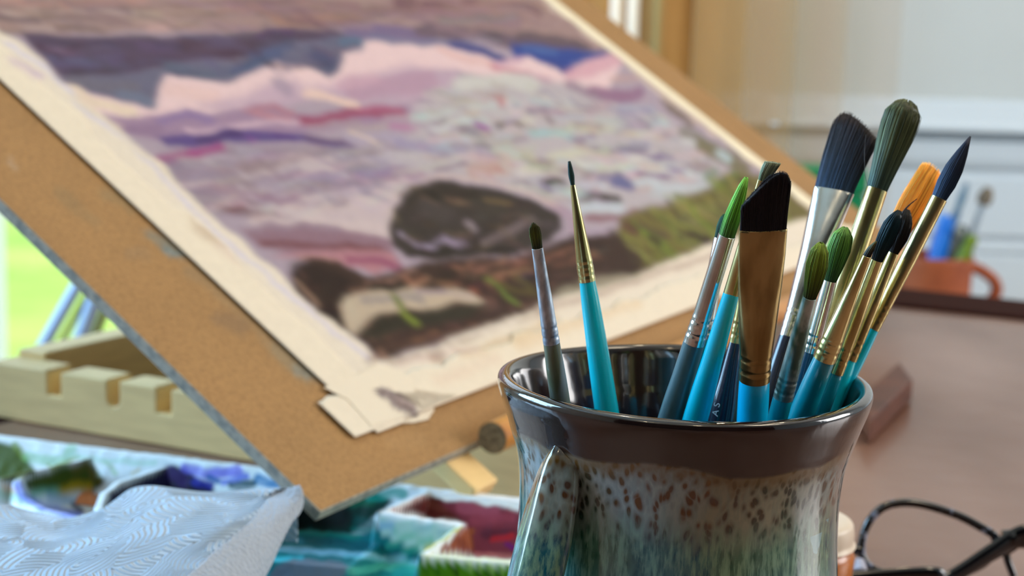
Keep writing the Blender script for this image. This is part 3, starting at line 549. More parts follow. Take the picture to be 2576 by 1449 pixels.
def sheet(u0, u1, v0, v1, step, off, thick, name, m_, strokes, base, parent=None, lift=None, edge=None):
    nu = max(3, int((u1-u0)/step)); nv = max(3, int((v1-v0)/step))
    U, Q = np.meshgrid(np.linspace(0, 1, nu), np.linspace(0, 1, nv))
    if edge: Uu, Vv_ = edge(U, Q)
    else: Uu, Vv_ = u0+U*(u1-u0), v0+Q*(v1-v0)
    N = np.full(Uu.shape, off+thick)
    if lift: N = N+lift(Uu, Vv_)
    G = P0+Uu[..., None]*u3+Vv_[..., None]*v3+N[..., None]*n3
    G = G.reshape(-1, 3); X = proj(G); c = paint(X[0], X[1], base, strokes)
    c = blur(c, nv, nu, 1)
    if strokes is PS: c = c**1.14*np.array([.97, 1.0, 1.08])
    c *= (1+(vnoise(Uu*420, Vv_*420, 6)-.5)*.07).reshape(-1, 1)
    v, f = closedsheet(G, nu, nv, n3*thick)
    return mesh(name, v, f, m_, parent, col=np.vstack([c, c]))
m_paint = mat('painted_paper', attr=True, rough=.6, spec=.2, bump=(700, .25, .0006))
m_tape = mat('masking_tape', attr=True, rough=.62, bump=(1200, .2, .0004))
o = sheet(.060, .692, .024, .44, .0014, .0006, .0004, 'landscape_painting', m_paint, PS, (178, 160, 168))
tag(o, 'unfinished landscape painting of pink sky, foaming water, dark rock and grass taped to the board', 'painting')
TB = (252, 238, 208)
rag = lambda a, k: (vnoise(a*55, a*0+k, k)-.5)*.006+(vnoise(a*230, a*0+k, k+1)-.5)*.002
def tape(u0, u1, v0, v1, lab, inner, off=.0013):
    def e(U, Q):
        a = u0+U*(u1-u0); c = v0+Q*(v1-v0)
        if inner == 'u1': a = a+U*rag(c, 1)
        if inner == 'u0': a = a+(1-U)*rag(c, 2)
        if inner == 'v1': c = c+Q*rag(a, 3)
        return a, c
    s = sheet(u0, u1, v0, v1, .0016, off, .0002, 'masking_tape', m_tape, TS, TB, edge=e)
    return tag(s, lab, 'tape', 'masking tape around the painting')
tape(.058, .079, .02, .452, 'long strip of cream masking tape down the left side of the painting', 'u1')
tape(.045, .70, .0215, .040, 'strip of cream masking tape along the bottom edge of the painting', 'v1', .0016)
tape(.672, .690, .02, .452, 'strip of masking tape down the far right side of the painting', 'u0')
tape(.058, .692, .428, .45, 'strip of masking tape along the top edge of the painting', '', .0016)
# torn corner patch over the tape crossing and a small torn scrap beside it
def patch(pts, off, lab, step=.0015):
    P = np.array([buv(*q) for q in pts]); lo, hi = P.min(0), P.max(0); c = P.mean(0); k = 96; R_ = 10
    per = []
    for i in range(len(P)):
        a, b_ = P[i], P[(i+1) % len(P)]
        for s in np.linspace(0, 1, 12, endpoint=False): per.append(a+(b_-a)*s)
    per = np.array(per); per += (rng.random(per.shape)-.5)*.0004; n = len(per)
    rings = [c+(per-c)*s for s in np.linspace(.02, 1, R_)]
    uv = np.vstack(rings); top = P0+uv[:, :1]*u3+uv[:, 1:]*v3+n3*(off+.0002); bot = P0+rings[-1][:, :1]*u3+rings[-1][:, 1:]*v3+n3*off
    f = []
    for j in range(R_-1):
        for i in range(n): f.append((j*n+i, (j+1)*n+i, (j+1)*n+(i+1) % n, j*n+(i+1) % n))
    f.append(tuple(range(n))); t0 = (R_-1)*n; bb = R_*n
    for i in range(n): f.append((t0+i, bb+i, bb+(i+1) % n, t0+(i+1) % n))
    f.append(tuple(bb+i for i in range(n))[::-1])
    v = np.vstack([top, bot]); X = proj(v); col = paint(X[0], X[1], TB, TS)
    return tag(mesh('masking_tape', v, f, m_tape, col=col, smooth=False), lab, 'tape', 'masking tape around the painting')
patch([(808, 984), (888, 953), (945, 925), (1010, 945), (1060, 1040), (1150, 1003), (1080, 1030), (927, 1081), (868, 1015)], .0019, 'torn corner patch of cream masking tape with a grey smudge, lower left of the painting')
patch([(1006, 1058), (1050, 1030), (1086, 1018), (1090, 1035), (1075, 1058), (1040, 1066), (1015, 1068)], .0006, 'small torn scrap of tape just below the smudged corner patch')

# ------------------------------------------------------------------ tabletop easel under the board
m_pine = mat('pine_wood', (252, 214, 150), .5, noise=((30, 30, 260), (236, 198, 138), .35, .7))
m_orange = mat('varnished_dowel', (214, 146, 62), .3, coat=.4, noise=((60, 60, 60), (190, 120, 50), .4, .7))
m_endgrain = mat('end_grain', (136, 118, 92), .8, noise=(600, (108, 92, 70), .4, .6))
ez = thing('tabletop_easel', at(640, 1165, 0), 'pale pine tabletop easel with a notched base rail propping up the board', 'easel')
A = at(-20, 1047, .0004); B_ = at(640, 1165, 0); rd = nrm(B_-A); rd[2] = 0; rd = nrm(rd); rn = np.array([rd[1], -rd[0], 0])
if rn @ (A-CAM) < 0: rn = -rn           # pointing away from the camera
RH, RT = .0275, .018
def rs(px): q = at(px, 940, RH); d = ray(px, 940); k = ((A-CAM)@rn)/(d@rn); return float((CAM+d*k-A)@rd)
notch = [(118, 152), (393, 430), (660, 700)]
RL = .34
prof = [(0, 0), (RL, 0), (RL, RH)]
pts = [(0.0, RH)]
for x0, x1 in notch:
    a, b2 = rs(x0), rs(x1); pts += [(a-.0012, RH), (a, RH-.001), (a, RH-.012), (b2, RH-.012), (b2, RH-.001), (b2+.0012, RH)]
a, b2 = rs(268), rs(300); rr = (b2-a)/2
hole = [(a, RH), (a, RH-.009)] + [(a+rr-rr*math.cos(t), RH-.009-rr*math.sin(t)) for t in np.linspace(.3, math.pi-.3, 8)] + [(b2, RH-.009), (b2, RH)]
pts = pts[:7]+hole+pts[7:]
poly = prof+pts[::-1]
n = len(poly)
v = [A+rd*s+Z*z for s, z in poly]+[A+rd*s+Z*z+rn*RT for s, z in poly]
f = [(i, (i+1) % n, (i+1) % n+n, i+n) for i in range(n)]+[tuple(range(n))[::-1], tuple(range(n, 2*n))]
o = mesh('base_rail', v, f, m_pine, ez, smooth=False)
bv = o.modifiers.new('bevel', 'BEVEL'); bv.width = .0012; bv.segments = 2; bv.limit_method = 'ANGLE'
def ebox(name, o_, a, b2, c, m_=m_pine, bevel=.0012):
    b = MB(); addbox(b, o_, a, b2, c); return b.build(name, m_, ez, smooth=False, bevel=bevel)
ebox('base_rail', A+uh*.20, rd*RL, rn*RT, Z*RH)
for s in (0.0, RL-.018):
    q = A+rd*s+rn*(RT+.0005); L_ = (uh*.20)@rn-RT-.001
    ebox('cross_rail', q+Z*.0005, uh*(L_/(uh@rn)), rd*.018, Z*(RH+.003))
q = at(300, 955, .02); q = q+rn*.004; ebox('slatted_shelf', A+rd*rs(320)+rn*(RT+.001)+Z*.014, rd*.12, uh*.13, Z*.006)
# support bars lying under the board, parallel with its sides
def ubar(u0, u1, v0, v1, n0, n1, name='support_bar', mm=m_pine): return ebox(name, bp(u0, v0, n0), u3*(u1-u0), v3*(v1-v0), n3*(n1-n0), mm)
ub = buv(1150, 1160, -.0045); ue = buv(1228, 1220, -.0045); uw = buv(1165, 1122, -.0045); ux = buv(1108, 1150, -.0045)
U0b, U1b = ux[0], uw[0]; ue = (0, max(ue[1], -.044))
ubar(U0b, U1b, ue[1], .47, -.0115, -.0045)
ubar(.60, .60+(U1b-U0b), ue[1], .47, -.0115, -.0045)
for uu in (U0b+.002, .602):
    top = bp(uu, .40, -.0125); foot = np.array([top[0], top[1], T+.0005])+vh*.05
    b = MB(); w = (U1b-U0b)-.004
    addbox(b, foot, u3*w, -vh*.008, top-foot); b.build('prop_leg', m_pine, ez, smooth=False, bevel=.001)
dq = buv(1232, 1112, .004)
b = MB(); r = .0064; c0 = bp(dq[0], dq[1], .0062); sweep(b, [c0, bp(.70, dq[1], .0062)], r, n=32); dw = b.build('ledge_dowel', m_orange, ez)
b = MB(); sweep(b, [c0-u3*.0006, c0-u3*.0001], r*.97, n=32); b.build('end_grain', m_endgrain, dw)
print('EASEL', ub, ue, uw, ux, dq)
# ------------------------------------------------------------------ paint palette with wells
RHT = .021
o0 = at(0, 1095, RHT); o1 = at(1300, 1252, RHT); e1 = o1-o0; e1[2] = 0; e1 = nrm(e1); e2 = np.array([e1[1], -e1[0], 0])
if e2[1] > 0: e2 = -e2
pal = thing('paint_palette', np.array([o0[0], o0[1], T]), 'large white mixing palette stained with teal, violet, olive and maroon paint', 'palette')
s0, s1, t1 = -.05, .275, .142
nu, nv = 700, 310
Sg, Tg = np.meshgrid(np.linspace(s0, s1, nu), np.linspace(0, t1, nv))
def st(x, y, h=RHT): q = at(x, y, h)-o0; return float(q@e1), float(q@e2)
walls = [([(-60, 1220), (60, 1188), (225, 1152)], 1, .0018), ([(60, 1188), (42, 1212), (55, 1250), (110, 1280), (215, 1308)], 1, .0022),
         ([(262, 1240), (300, 1212), (412, 1176)], 1, .002), ([(262, 1240), (248, 1275), (280, 1330), (400, 1375)], 1, .002), ([(640, 1262), (720, 1210)], 1, .0018),
         ([(957, 1288), (1072, 1238)], 1, .0018), ([(957, 1288), (1166, 1318)], 1, .0022), ([(1166, 1318), (1064, 1392)], 1, .0018), ([(1064, 1394), (1400, 1424)], 1, .0024), ([(690, 1330), (880, 1345), (957, 1290)], .45, .002)]
Hh = np.full(Sg.shape, .0045)
edge = np.minimum(np.minimum(Sg-s0, s1-Sg), np.minimum(Tg, t1-Tg))
Hh = np.maximum(Hh, .0045+(RHT-.0045)*np.clip(1-(edge-.005)/.014, 0, 1))
for P, k, w in walls:
    Q = [st(*q) for q in P]; d = segdist(Sg, Tg, Q)
    Hh = np.maximum(Hh, .0045+(RHT*k-.0045)*np.clip(1-(d-w*.7)/.003, 0, 1))
Hh += (vnoise(Sg*300, Tg*300, 3)-.5)*.0005
G = o0*np.array([1, 1, 0])+Z*T+Sg[..., None]*e1+Tg[..., None]*e2+Hh[..., None]*Z
G = G.reshape(-1, 3); X = proj(G)
PC = [
 ('p', [(-300, 1060), (40, 1120), (90, 1190), (30, 1210), (-300, 1200)], 6, (84, 98, 8)), ('s', [(40, 1120), (62, 1150)], 10, (120, 140, 10), .8), ('s', [(70, 1150), (160, 1160), (180, 1130)], 14, (120, 190, 120), .5), ('s', [(10, 1225), (40, 1235)], 9, (220, 150, 20), .7), ('s', [(-30, 1240), (60, 1250)], 12, (110, 180, 150), .6),
 ('s', [(120, 1165), (130, 1175), (200, 1150)], 4, (150, 160, 60), .7), ('s', [(260, 1160), (290, 1190)], 6, (140, 180, 90), .5), ('s', [(330, 1195), (350, 1180)], 5, (220, 200, 140), .6), ('s', [(180, 1145), (280, 1160), (390, 1165)], 8, (190, 225, 205), .6),
 ('p', [(62, 1212), (90, 1195), (150, 1172), (218, 1158), (242, 1180), (262, 1205), (240, 1240), (180, 1232), (120, 1240), (75, 1235)], 4, (74, 88, 4)), ('s', [(190, 1180), (218, 1165), (250, 1215)], 12, (112, 98, 34), .8), ('s', [(148, 1238), (200, 1222), (222, 1225)], 11, (198, 164, 14), .95), ('s', [(85, 1245), (140, 1235)], 10, (110, 185, 150), .8), ('s', [(130, 1250), (190, 1262)], 12, (150, 185, 205), .8),
 ('s', [(212, 1255), (225, 1248)], 13, (236, 150, 96), .9), ('s', [(185, 1275), (200, 1285)], 9, (30, 50, 100), .8), ('s', [(45, 1220), (60, 1255), (110, 1280), (200, 1300)], 11, (120, 138, 226), .85),
 ('p', [(268, 1270), (280, 1238), (330, 1214), (405, 1182), (440, 1172), (470, 1180), (500, 1210), (540, 1235), (500, 1280), (300, 1320)], 5, (22, 6, 52)), ('s', [(430, 1185), (460, 1215)], 16, (52, 8, 98), .9), ('s', [(470, 1180), (520, 1190), (600, 1185)], 14, (124, 116, 226), .85), ('s', [(490, 1212), (525, 1222)], 12, (16, 22, 160), .9), ('s', [(530, 1200), (545, 1210)], 9, (24, 100, 176), .9), ('s', [(560, 1215), (620, 1200)], 9, (90, 110, 226), .8),
 ('s', [(580, 1222), (640, 1215)], 9, (34, 82, 92), .9), ('s', [(650, 1205), (700, 1220)], 12, (16, 122, 180), .85), ('s', [(600, 1240), (720, 1250)], 14, (10, 40, 60), .8),
 ('p', [(690, 1235), (760, 1262), (880, 1245), (940, 1238), (990, 1262), (952, 1292), (880, 1345), (700, 1335)], 6, (0, 60, 50)), ('s', [(730, 1310), (860, 1300)], 24, (2, 20, 18), .95), ('s', [(890, 1262), (930, 1262)], 14, (6, 104, 76), .9), ('s', [(930, 1250), (1010, 1240)], 13, (0, 152, 136), .8), ('s', [(900, 1310), (940, 1320)], 14, (0, 92, 88), .8), ('s', [(890, 1330), (950, 1340)], 9, (20, 130, 120), .8),  # the near-black stroke paints the deep well's shade into the colour
 ('p', [(660, 1332), (900, 1345), (960, 1330), (1064, 1392), (1064, 1600), (560, 1600), (600, 1400)], 6, (0, 128, 134)), ('s', [(740, 1340), (900, 1350)], 8, (20, 150, 140), .9), ('s', [(760, 1355), (900, 1372), (1060, 1390)], 12, (0, 104, 116), .9), ('s', [(700, 1352), (760, 1362)], 9, (70, 165, 190), .7), ('s', [(700, 1378), (800, 1388), (900, 1396), (1060, 1418)], 8, (150, 202, 222), .95),
 ('s', [(690, 1405), (760, 1402)], 7, (70, 190, 205), .9), ('s', [(870, 1400), (1040, 1420)], 6, (110, 190, 205), .8), ('p', [(690, 1425), (740, 1404), (860, 1412), (885, 1435), (820, 1470), (660, 1470)], 5, (112, 124, 138)), ('s', [(880, 1440), (960, 1425), (1050, 1432)], 11, (86, 190, 176), .9), ('s', [(1000, 1440), (1100, 1450)], 14, (20, 150, 150), .8),
 ('p', [(957, 1300), (1162, 1328), (1062, 1392), (960, 1345)], 5, (196, 226, 220)), ('s', [(965, 1320), (990, 1330)], 10, (150, 195, 226), .8), ('s', [(1000, 1345), (1080, 1360)], 9, (120, 200, 172), .6), ('s', [(1040, 1322), (1110, 1335)], 8, (160, 205, 215), .6), ('s', [(980, 1375), (1050, 1385)], 8, (60, 170, 150), .8),
 ('p', [(985, 1284), (1072, 1242), (1110, 1255), (1170, 1290), (1165, 1314), (1060, 1300)], 4, (98, 34, 32)), ('s', [(1075, 1262), (1120, 1280)], 11, (122, 62, 52), .8), ('s', [(1020, 1280), (1060, 1272)], 7, (60, 18, 18), .9), ('s', [(985, 1282), (1060, 1248)], 3, (200, 130, 118), .7),
 ('p', [(1110, 1262), (1180, 1262), (1300, 1285), (1420, 1300), (1420, 1420), (1100, 1390), (1168, 1320)], 6, (124, 48, 66)), ('s', [(1160, 1278), (1240, 1290)], 15, (160, 78, 100), .9), ('s', [(1190, 1310), (1290, 1300)], 14, (150, 64, 84), .8), ('s', [(1220, 1345), (1290, 1345)], 14, (92, 28, 52), .9), ('s', [(1240, 1358), (1290, 1350)], 9, (176, 30, 46), .9), ('s', [(1275, 1372), (1290, 1378)], 8, (112, 0, 116), .9),
 ('p', [(1105, 1385), (1165, 1326), (1190, 1330), (1192, 1388)], 4, (150, 78, 44)), ('s', [(1150, 1360), (1170, 1370)], 9, (110, 40, 20), .8), ('s', [(1200, 1395), (1290, 1400)], 7, (168, 104, 104), .8),
 ('s', [(1068, 1384), (1160, 1324)], 3, (208, 196, 80), .8), ('s', [(1064, 1396), (1300, 1414)], 5, (228, 234, 206), .9),
 ('p', [(1055, 1412), (1110, 1412), (1400, 1434), (1400, 1640), (1040, 1640)], 6, (96, 150, 16)), ('s', [(1120, 1428), (1150, 1440)], 7, (30, 60, 10), .8), ('s', [(1070, 1430), (1100, 1440)], 9, (60, 120, 10), .8), ('s', [(1180, 1425), (1280, 1435)], 5, (200, 220, 150), .6), ('s', [(1200, 1445), (1260, 1449)], 9, (50, 100, 10), .8),
 ('s', [(1090, 1238), (1200, 1250), (1300, 1262)], 7, (226, 232, 240), .8),
]
c = paint(X[0], X[1], (240, 245, 248), PC, warp=5, wscale=26)**1.1
v, f = closedsheet(G, nu, nv, np.zeros(3))
Gb = G.copy(); Gb[:, 2] = T+.0006; v = np.vstack([G, Gb])
m_pal = mat('stained_shaded_palette', attr=True, rough=.5, spec=.22, bump=(400, .1, .0006))
mesh('tray', v, f, m_pal, pal, col=np.vstack([c, c]))
m_pc = lambda n, rgb: mat(n, rgb, .25, bump=(260, .5, .002))
for (x, y, r, rgb, nm) in ((192, 1226, .0058, (206, 168, 12), 'ochre'), (218, 1255, .0042, (236, 146, 90), 'orange'), (1262, 1352, .006, (170, 28, 44), 'crimson'), (506, 1220, .0055, (16, 22, 150), 'ultramarine')):
    q = at(x, y, .006); b = MB(); k = 20; th = np.linspace(0, 2*math.pi, k, endpoint=False); rings = []
    for j, (rr_, zz_) in enumerate([(1.15, .0048), (1, .0062), (.7, .0076), (.35, .0082), (.02, .0083)]):
        w = 1+.16*np.sin(3*th+x)+.1*np.cos(5*th+y)
        rings.append(np.stack([q[0]+r*rr_*w*np.cos(th)*1.3, q[1]+r*rr_*w*np.sin(th), np.full(k, T+zz_)], 1))
    addloft(b, rings); b.build('paint_blob', m_pc(nm+'_paint', rgb), pal)

# ------------------------------------------------------------------ folded paper towel
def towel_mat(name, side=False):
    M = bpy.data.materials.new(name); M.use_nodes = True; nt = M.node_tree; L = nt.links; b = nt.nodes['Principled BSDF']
    b.inputs['Base Color'].default_value = (*[float(q) for q in lin((196, 212, 230) if not side else (170, 176, 188))], 1); b.inputs['Roughness'].default_value = .9  # folded side is a greyer copy, shade put into the paper colour
    b.inputs['Specular IOR Level'].default_value = .2
    b.inputs['Subsurface Weight'].default_value = .15; b.inputs['Subsurface Radius'].default_value = (.002, .002, .003)
    uvn = nt.nodes.new('ShaderNodeUVMap')
    wn = nt.nodes.new('ShaderNodeTexNoise'); wn.inputs['Scale'].default_value = 70; wn.inputs['Detail'].default_value = 1
    L.new(uvn.outputs[0], wn.inputs['Vector'])
    ad = nt.nodes.new('ShaderNodeVectorMath'); ad.operation = 'SCALE'; ad.inputs['Scale'].default_value = .004; L.new(wn.outputs['Color'], ad.inputs[0])
    a2 = nt.nodes.new('ShaderNodeVectorMath'); a2.operation = 'ADD'; L.new(uvn.outputs[0], a2.inputs[0]); L.new(ad.outputs[0], a2.inputs[1])
    vo = nt.nodes.new('ShaderNodeTexVoronoi'); vo.inputs['Scale'].default_value = 88 if not side else 620
    vo.inputs['Randomness'].default_value = .9
    L.new(a2.outputs[0], vo.inputs['Vector'])
    if side:
        h = vo.outputs['Distance']
    else:
        cs_ = nt.nodes.new('ShaderNodeVectorMath'); cs_.operation = 'SUBTRACT'; L.new(vo.outputs['Color'], cs_.inputs[0]); cs_.inputs[1].default_value = (.5, .5, .5)
        cm = nt.nodes.new('ShaderNodeVectorMath'); cm.operation = 'MULTIPLY'; L.new(cs_.outputs[0], cm.inputs[0]); cm.inputs[1].default_value = (.034, .034, 0)
        ps = nt.nodes.new('ShaderNodeVectorMath'); ps.operation = 'ADD'; L.new(vo.outputs['Position'], ps.inputs[0]); L.new(cm.outputs[0], ps.inputs[1])
        fl_ = nt.nodes.new('ShaderNodeVectorMath'); fl_.operation = 'MULTIPLY'; fl_.inputs[1].default_value = (1, 1, 0); L.new(ps.outputs[0], fl_.inputs[0])
        f2_ = nt.nodes.new('ShaderNodeVectorMath'); f2_.operation = 'MULTIPLY'; f2_.inputs[1].default_value = (1, 1, 0); L.new(a2.outputs[0], f2_.inputs[0])
        di = nt.nodes.new('ShaderNodeVectorMath'); di.operation = 'DISTANCE'; L.new(f2_.outputs[0], di.inputs[0]); L.new(fl_.outputs[0], di.inputs[1])
        mu = nt.nodes.new('ShaderNodeMath'); mu.operation = 'MULTIPLY'; mu.inputs[1].default_value = 2*math.pi/.0019; L.new(di.outputs['Value'], mu.inputs[0])
        si = nt.nodes.new('ShaderNodeMath'); si.operation = 'SINE'; L.new(mu.outputs[0], si.inputs[0]); h = si.outputs[0]
    bp_ = nt.nodes.new('ShaderNodeBump'); bp_.inputs['Strength'].default_value = 1.0 if not side else .5; bp_.inputs['Distance'].default_value = .001 if not side else .0013
    L.new(h, bp_.inputs['Height'])
    fn = nt.nodes.new('ShaderNodeTexNoise'); fn.inputs['Scale'].default_value = 2500; L.new(uvn.outputs[0], fn.inputs['Vector'])
    b3 = nt.nodes.new('ShaderNodeBump'); b3.inputs['Strength'].default_value = .25; b3.inputs['Distance'].default_value = .0002; L.new(fn.outputs[0], b3.inputs['Height']); L.new(bp_.outputs[0], b3.inputs['Normal'])
    L.new(b3.outputs[0], b.inputs['Normal'])
    return M
m_tow = towel_mat('quilted_paper'); m_tows = towel_mat('shaded_dimpled_paper', True)
tw = thing('paper_towel', at(300, 1449, 0), 'folded white quilted paper towel lying in front of the palette', 'paper towel')
def rowpts(P, n):                       # resample a polyline smoothly to n points
    Q = smooth_path(P, 12); d = np.r_[0, np.cumsum(np.linalg.norm(np.diff(Q, axis=0), axis=1))]; s = np.linspace(0, d[-1], n)
    return np.stack([np.interp(s, d, Q[:, i]) for i in range(3)], 1)
NC = 150
rows = []
crest = [(-260, 1290), (-100, 1268), (0, 1267), (40, 1278), (155, 1303), (199, 1299), (258, 1281), (295, 1252), (329, 1231), (373, 1225), (435, 1229), (528, 1235), (621, 1229), (690, 1226), (734, 1224)]
dC = [.50, .505, .505, .505, .50, .50, .505, .515, .52, .52, .52, .52, .52, .52, .52]
P1 = [atd(x, y, d) for (x, y), d in zip(crest, dC)]
back0 = [q+np.array([0, .012, -.006]) for q in P1]; back1 = [np.array([q[0], q[1]+.016, T+.0225]) for q in P1]
r2 = [atd(x, y, d) for (x, y), d in zip([(-280, 1340), (0, 1318), (150, 1345), (290, 1300), (420, 1262), (560, 1262), (640, 1264), (682, 1243)], [.48, .485, .482, .495, .507, .508, .51, .517])]
r3 = [atd(x, y, d) for (x, y), d in zip([(-300, 1400), (0, 1385), (170, 1392), (330, 1350), (470, 1325), (560, 1325), (618, 1321)], [.462, .465, .466, .476, .484, .486, .492])]
r4 = [atd(x, y, d) for (x, y), d in zip([(-320, 1480), (0, 1462), (200, 1450), (340, 1425), (440, 1405), (528, 1401)], [.443, .446, .451, .459, .465, .470])]
r5 = [atd(x, y, d) for (x, y), d in zip([(-340, 1600), (0, 1575), (200, 1560), (330, 1530), (440, 1480)], [.418, .42, .425, .434, .449])]
r6 = [atd(x, y, d) for (x, y), d in zip([(-360, 1760), (0, 1730), (200, 1710), (300, 1660), (380, 1590)], [.396, .398, .40, .41, .425])]
r7 = [np.array([q[0], q[1]-.012, T+.001]) for q in r6]
ctrl = [rowpts(r, NC) for r in (back1, back0, P1, r2, r3, r4, r5, r6, r7)]
NR = 12; grid = []
ctrl = np.array(ctrl)
for i in range(NC): grid.append(smooth_path(ctrl[:, i], NR))
grid = np.array(grid).transpose(1, 0, 2)      # rows x cols
nr = grid.shape[0]
wob = (vnoise(grid[..., 0]*60, grid[..., 1]*60, 2)-.5)*.0035
grid[..., 2] += .4*wob*np.clip((grid[..., 2]-T-.01)/.02, 0, 1)
def uvmesh(name, grid, m_, parent, flip=False):
    nr, nc = grid.shape[:2]; v = grid.reshape(-1, 3); f = gridfaces(nc, nr)
    if flip: f = [q[::-1] for q in f]
    o = mesh(name, v, f, m_, parent)
    du = np.r_[0, np.cumsum(np.linalg.norm(np.diff(grid[nr//2], axis=0), axis=1))]; dv = np.r_[0, np.cumsum(np.linalg.norm(np.diff(grid[:, nc//2], axis=0), axis=1))]
    uvs = np.stack(np.meshgrid(du, dv), -1).reshape(-1, 2)
    ly = o.data.uv_layers.new(name='UVMap'); li = np.zeros(len(o.data.loops), int); o.data.loops.foreach_get('vertex_index', li)
    ly.data.foreach_set('uv', uvs[li].ravel()); return o
top = uvmesh('top_layer', grid, m_tow, tw, flip=True)
sol = top.modifiers.new('thickness', 'SOLIDIFY'); sol.thickness = .0006; sol.offset = -1
fold = grid[2*NR:7*NR+1, -1]                 # fold line from crest corner down to the front
outer = [atd(x, y, d) for (x, y), d in zip([(742, 1224), (761, 1250), (758, 1286), (736, 1314), (711, 1361), (683, 1423), (655, 1475), (600, 1580), (520, 1700)], [.521, .519, .514, .507, .498, .488, .478, .455, .43])]
outer = rowpts(outer, len(fold)); foldr = rowpts(fold, len(fold)) if False else fold
k = 14; rows = []
for j in range(k+1):
    s = j/k; r = fold*(1-s)+outer*s; bul = math.sin(math.pi*s)
    r = r+np.array([.0022, -.0012, .0012])*bul; rows.append(r)
under = [outer+np.array([-.003, -.001, -.003]), outer*np.array([1, 1, 0])+np.array([-.014, 0, T+.026]), outer*np.array([1, 1, 0])+np.array([-.022, -.002, T+.0225])]
side = np.array(rows+under)
side = smooth_rows = np.array([smooth_path(side[:, i], 2) for i in range(side.shape[1])]).transpose(1, 0, 2)
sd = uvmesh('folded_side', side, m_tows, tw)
sol = sd.modifiers.new('thickness', 'SOLIDIFY'); sol.thickness = .0006; sol.offset = -1
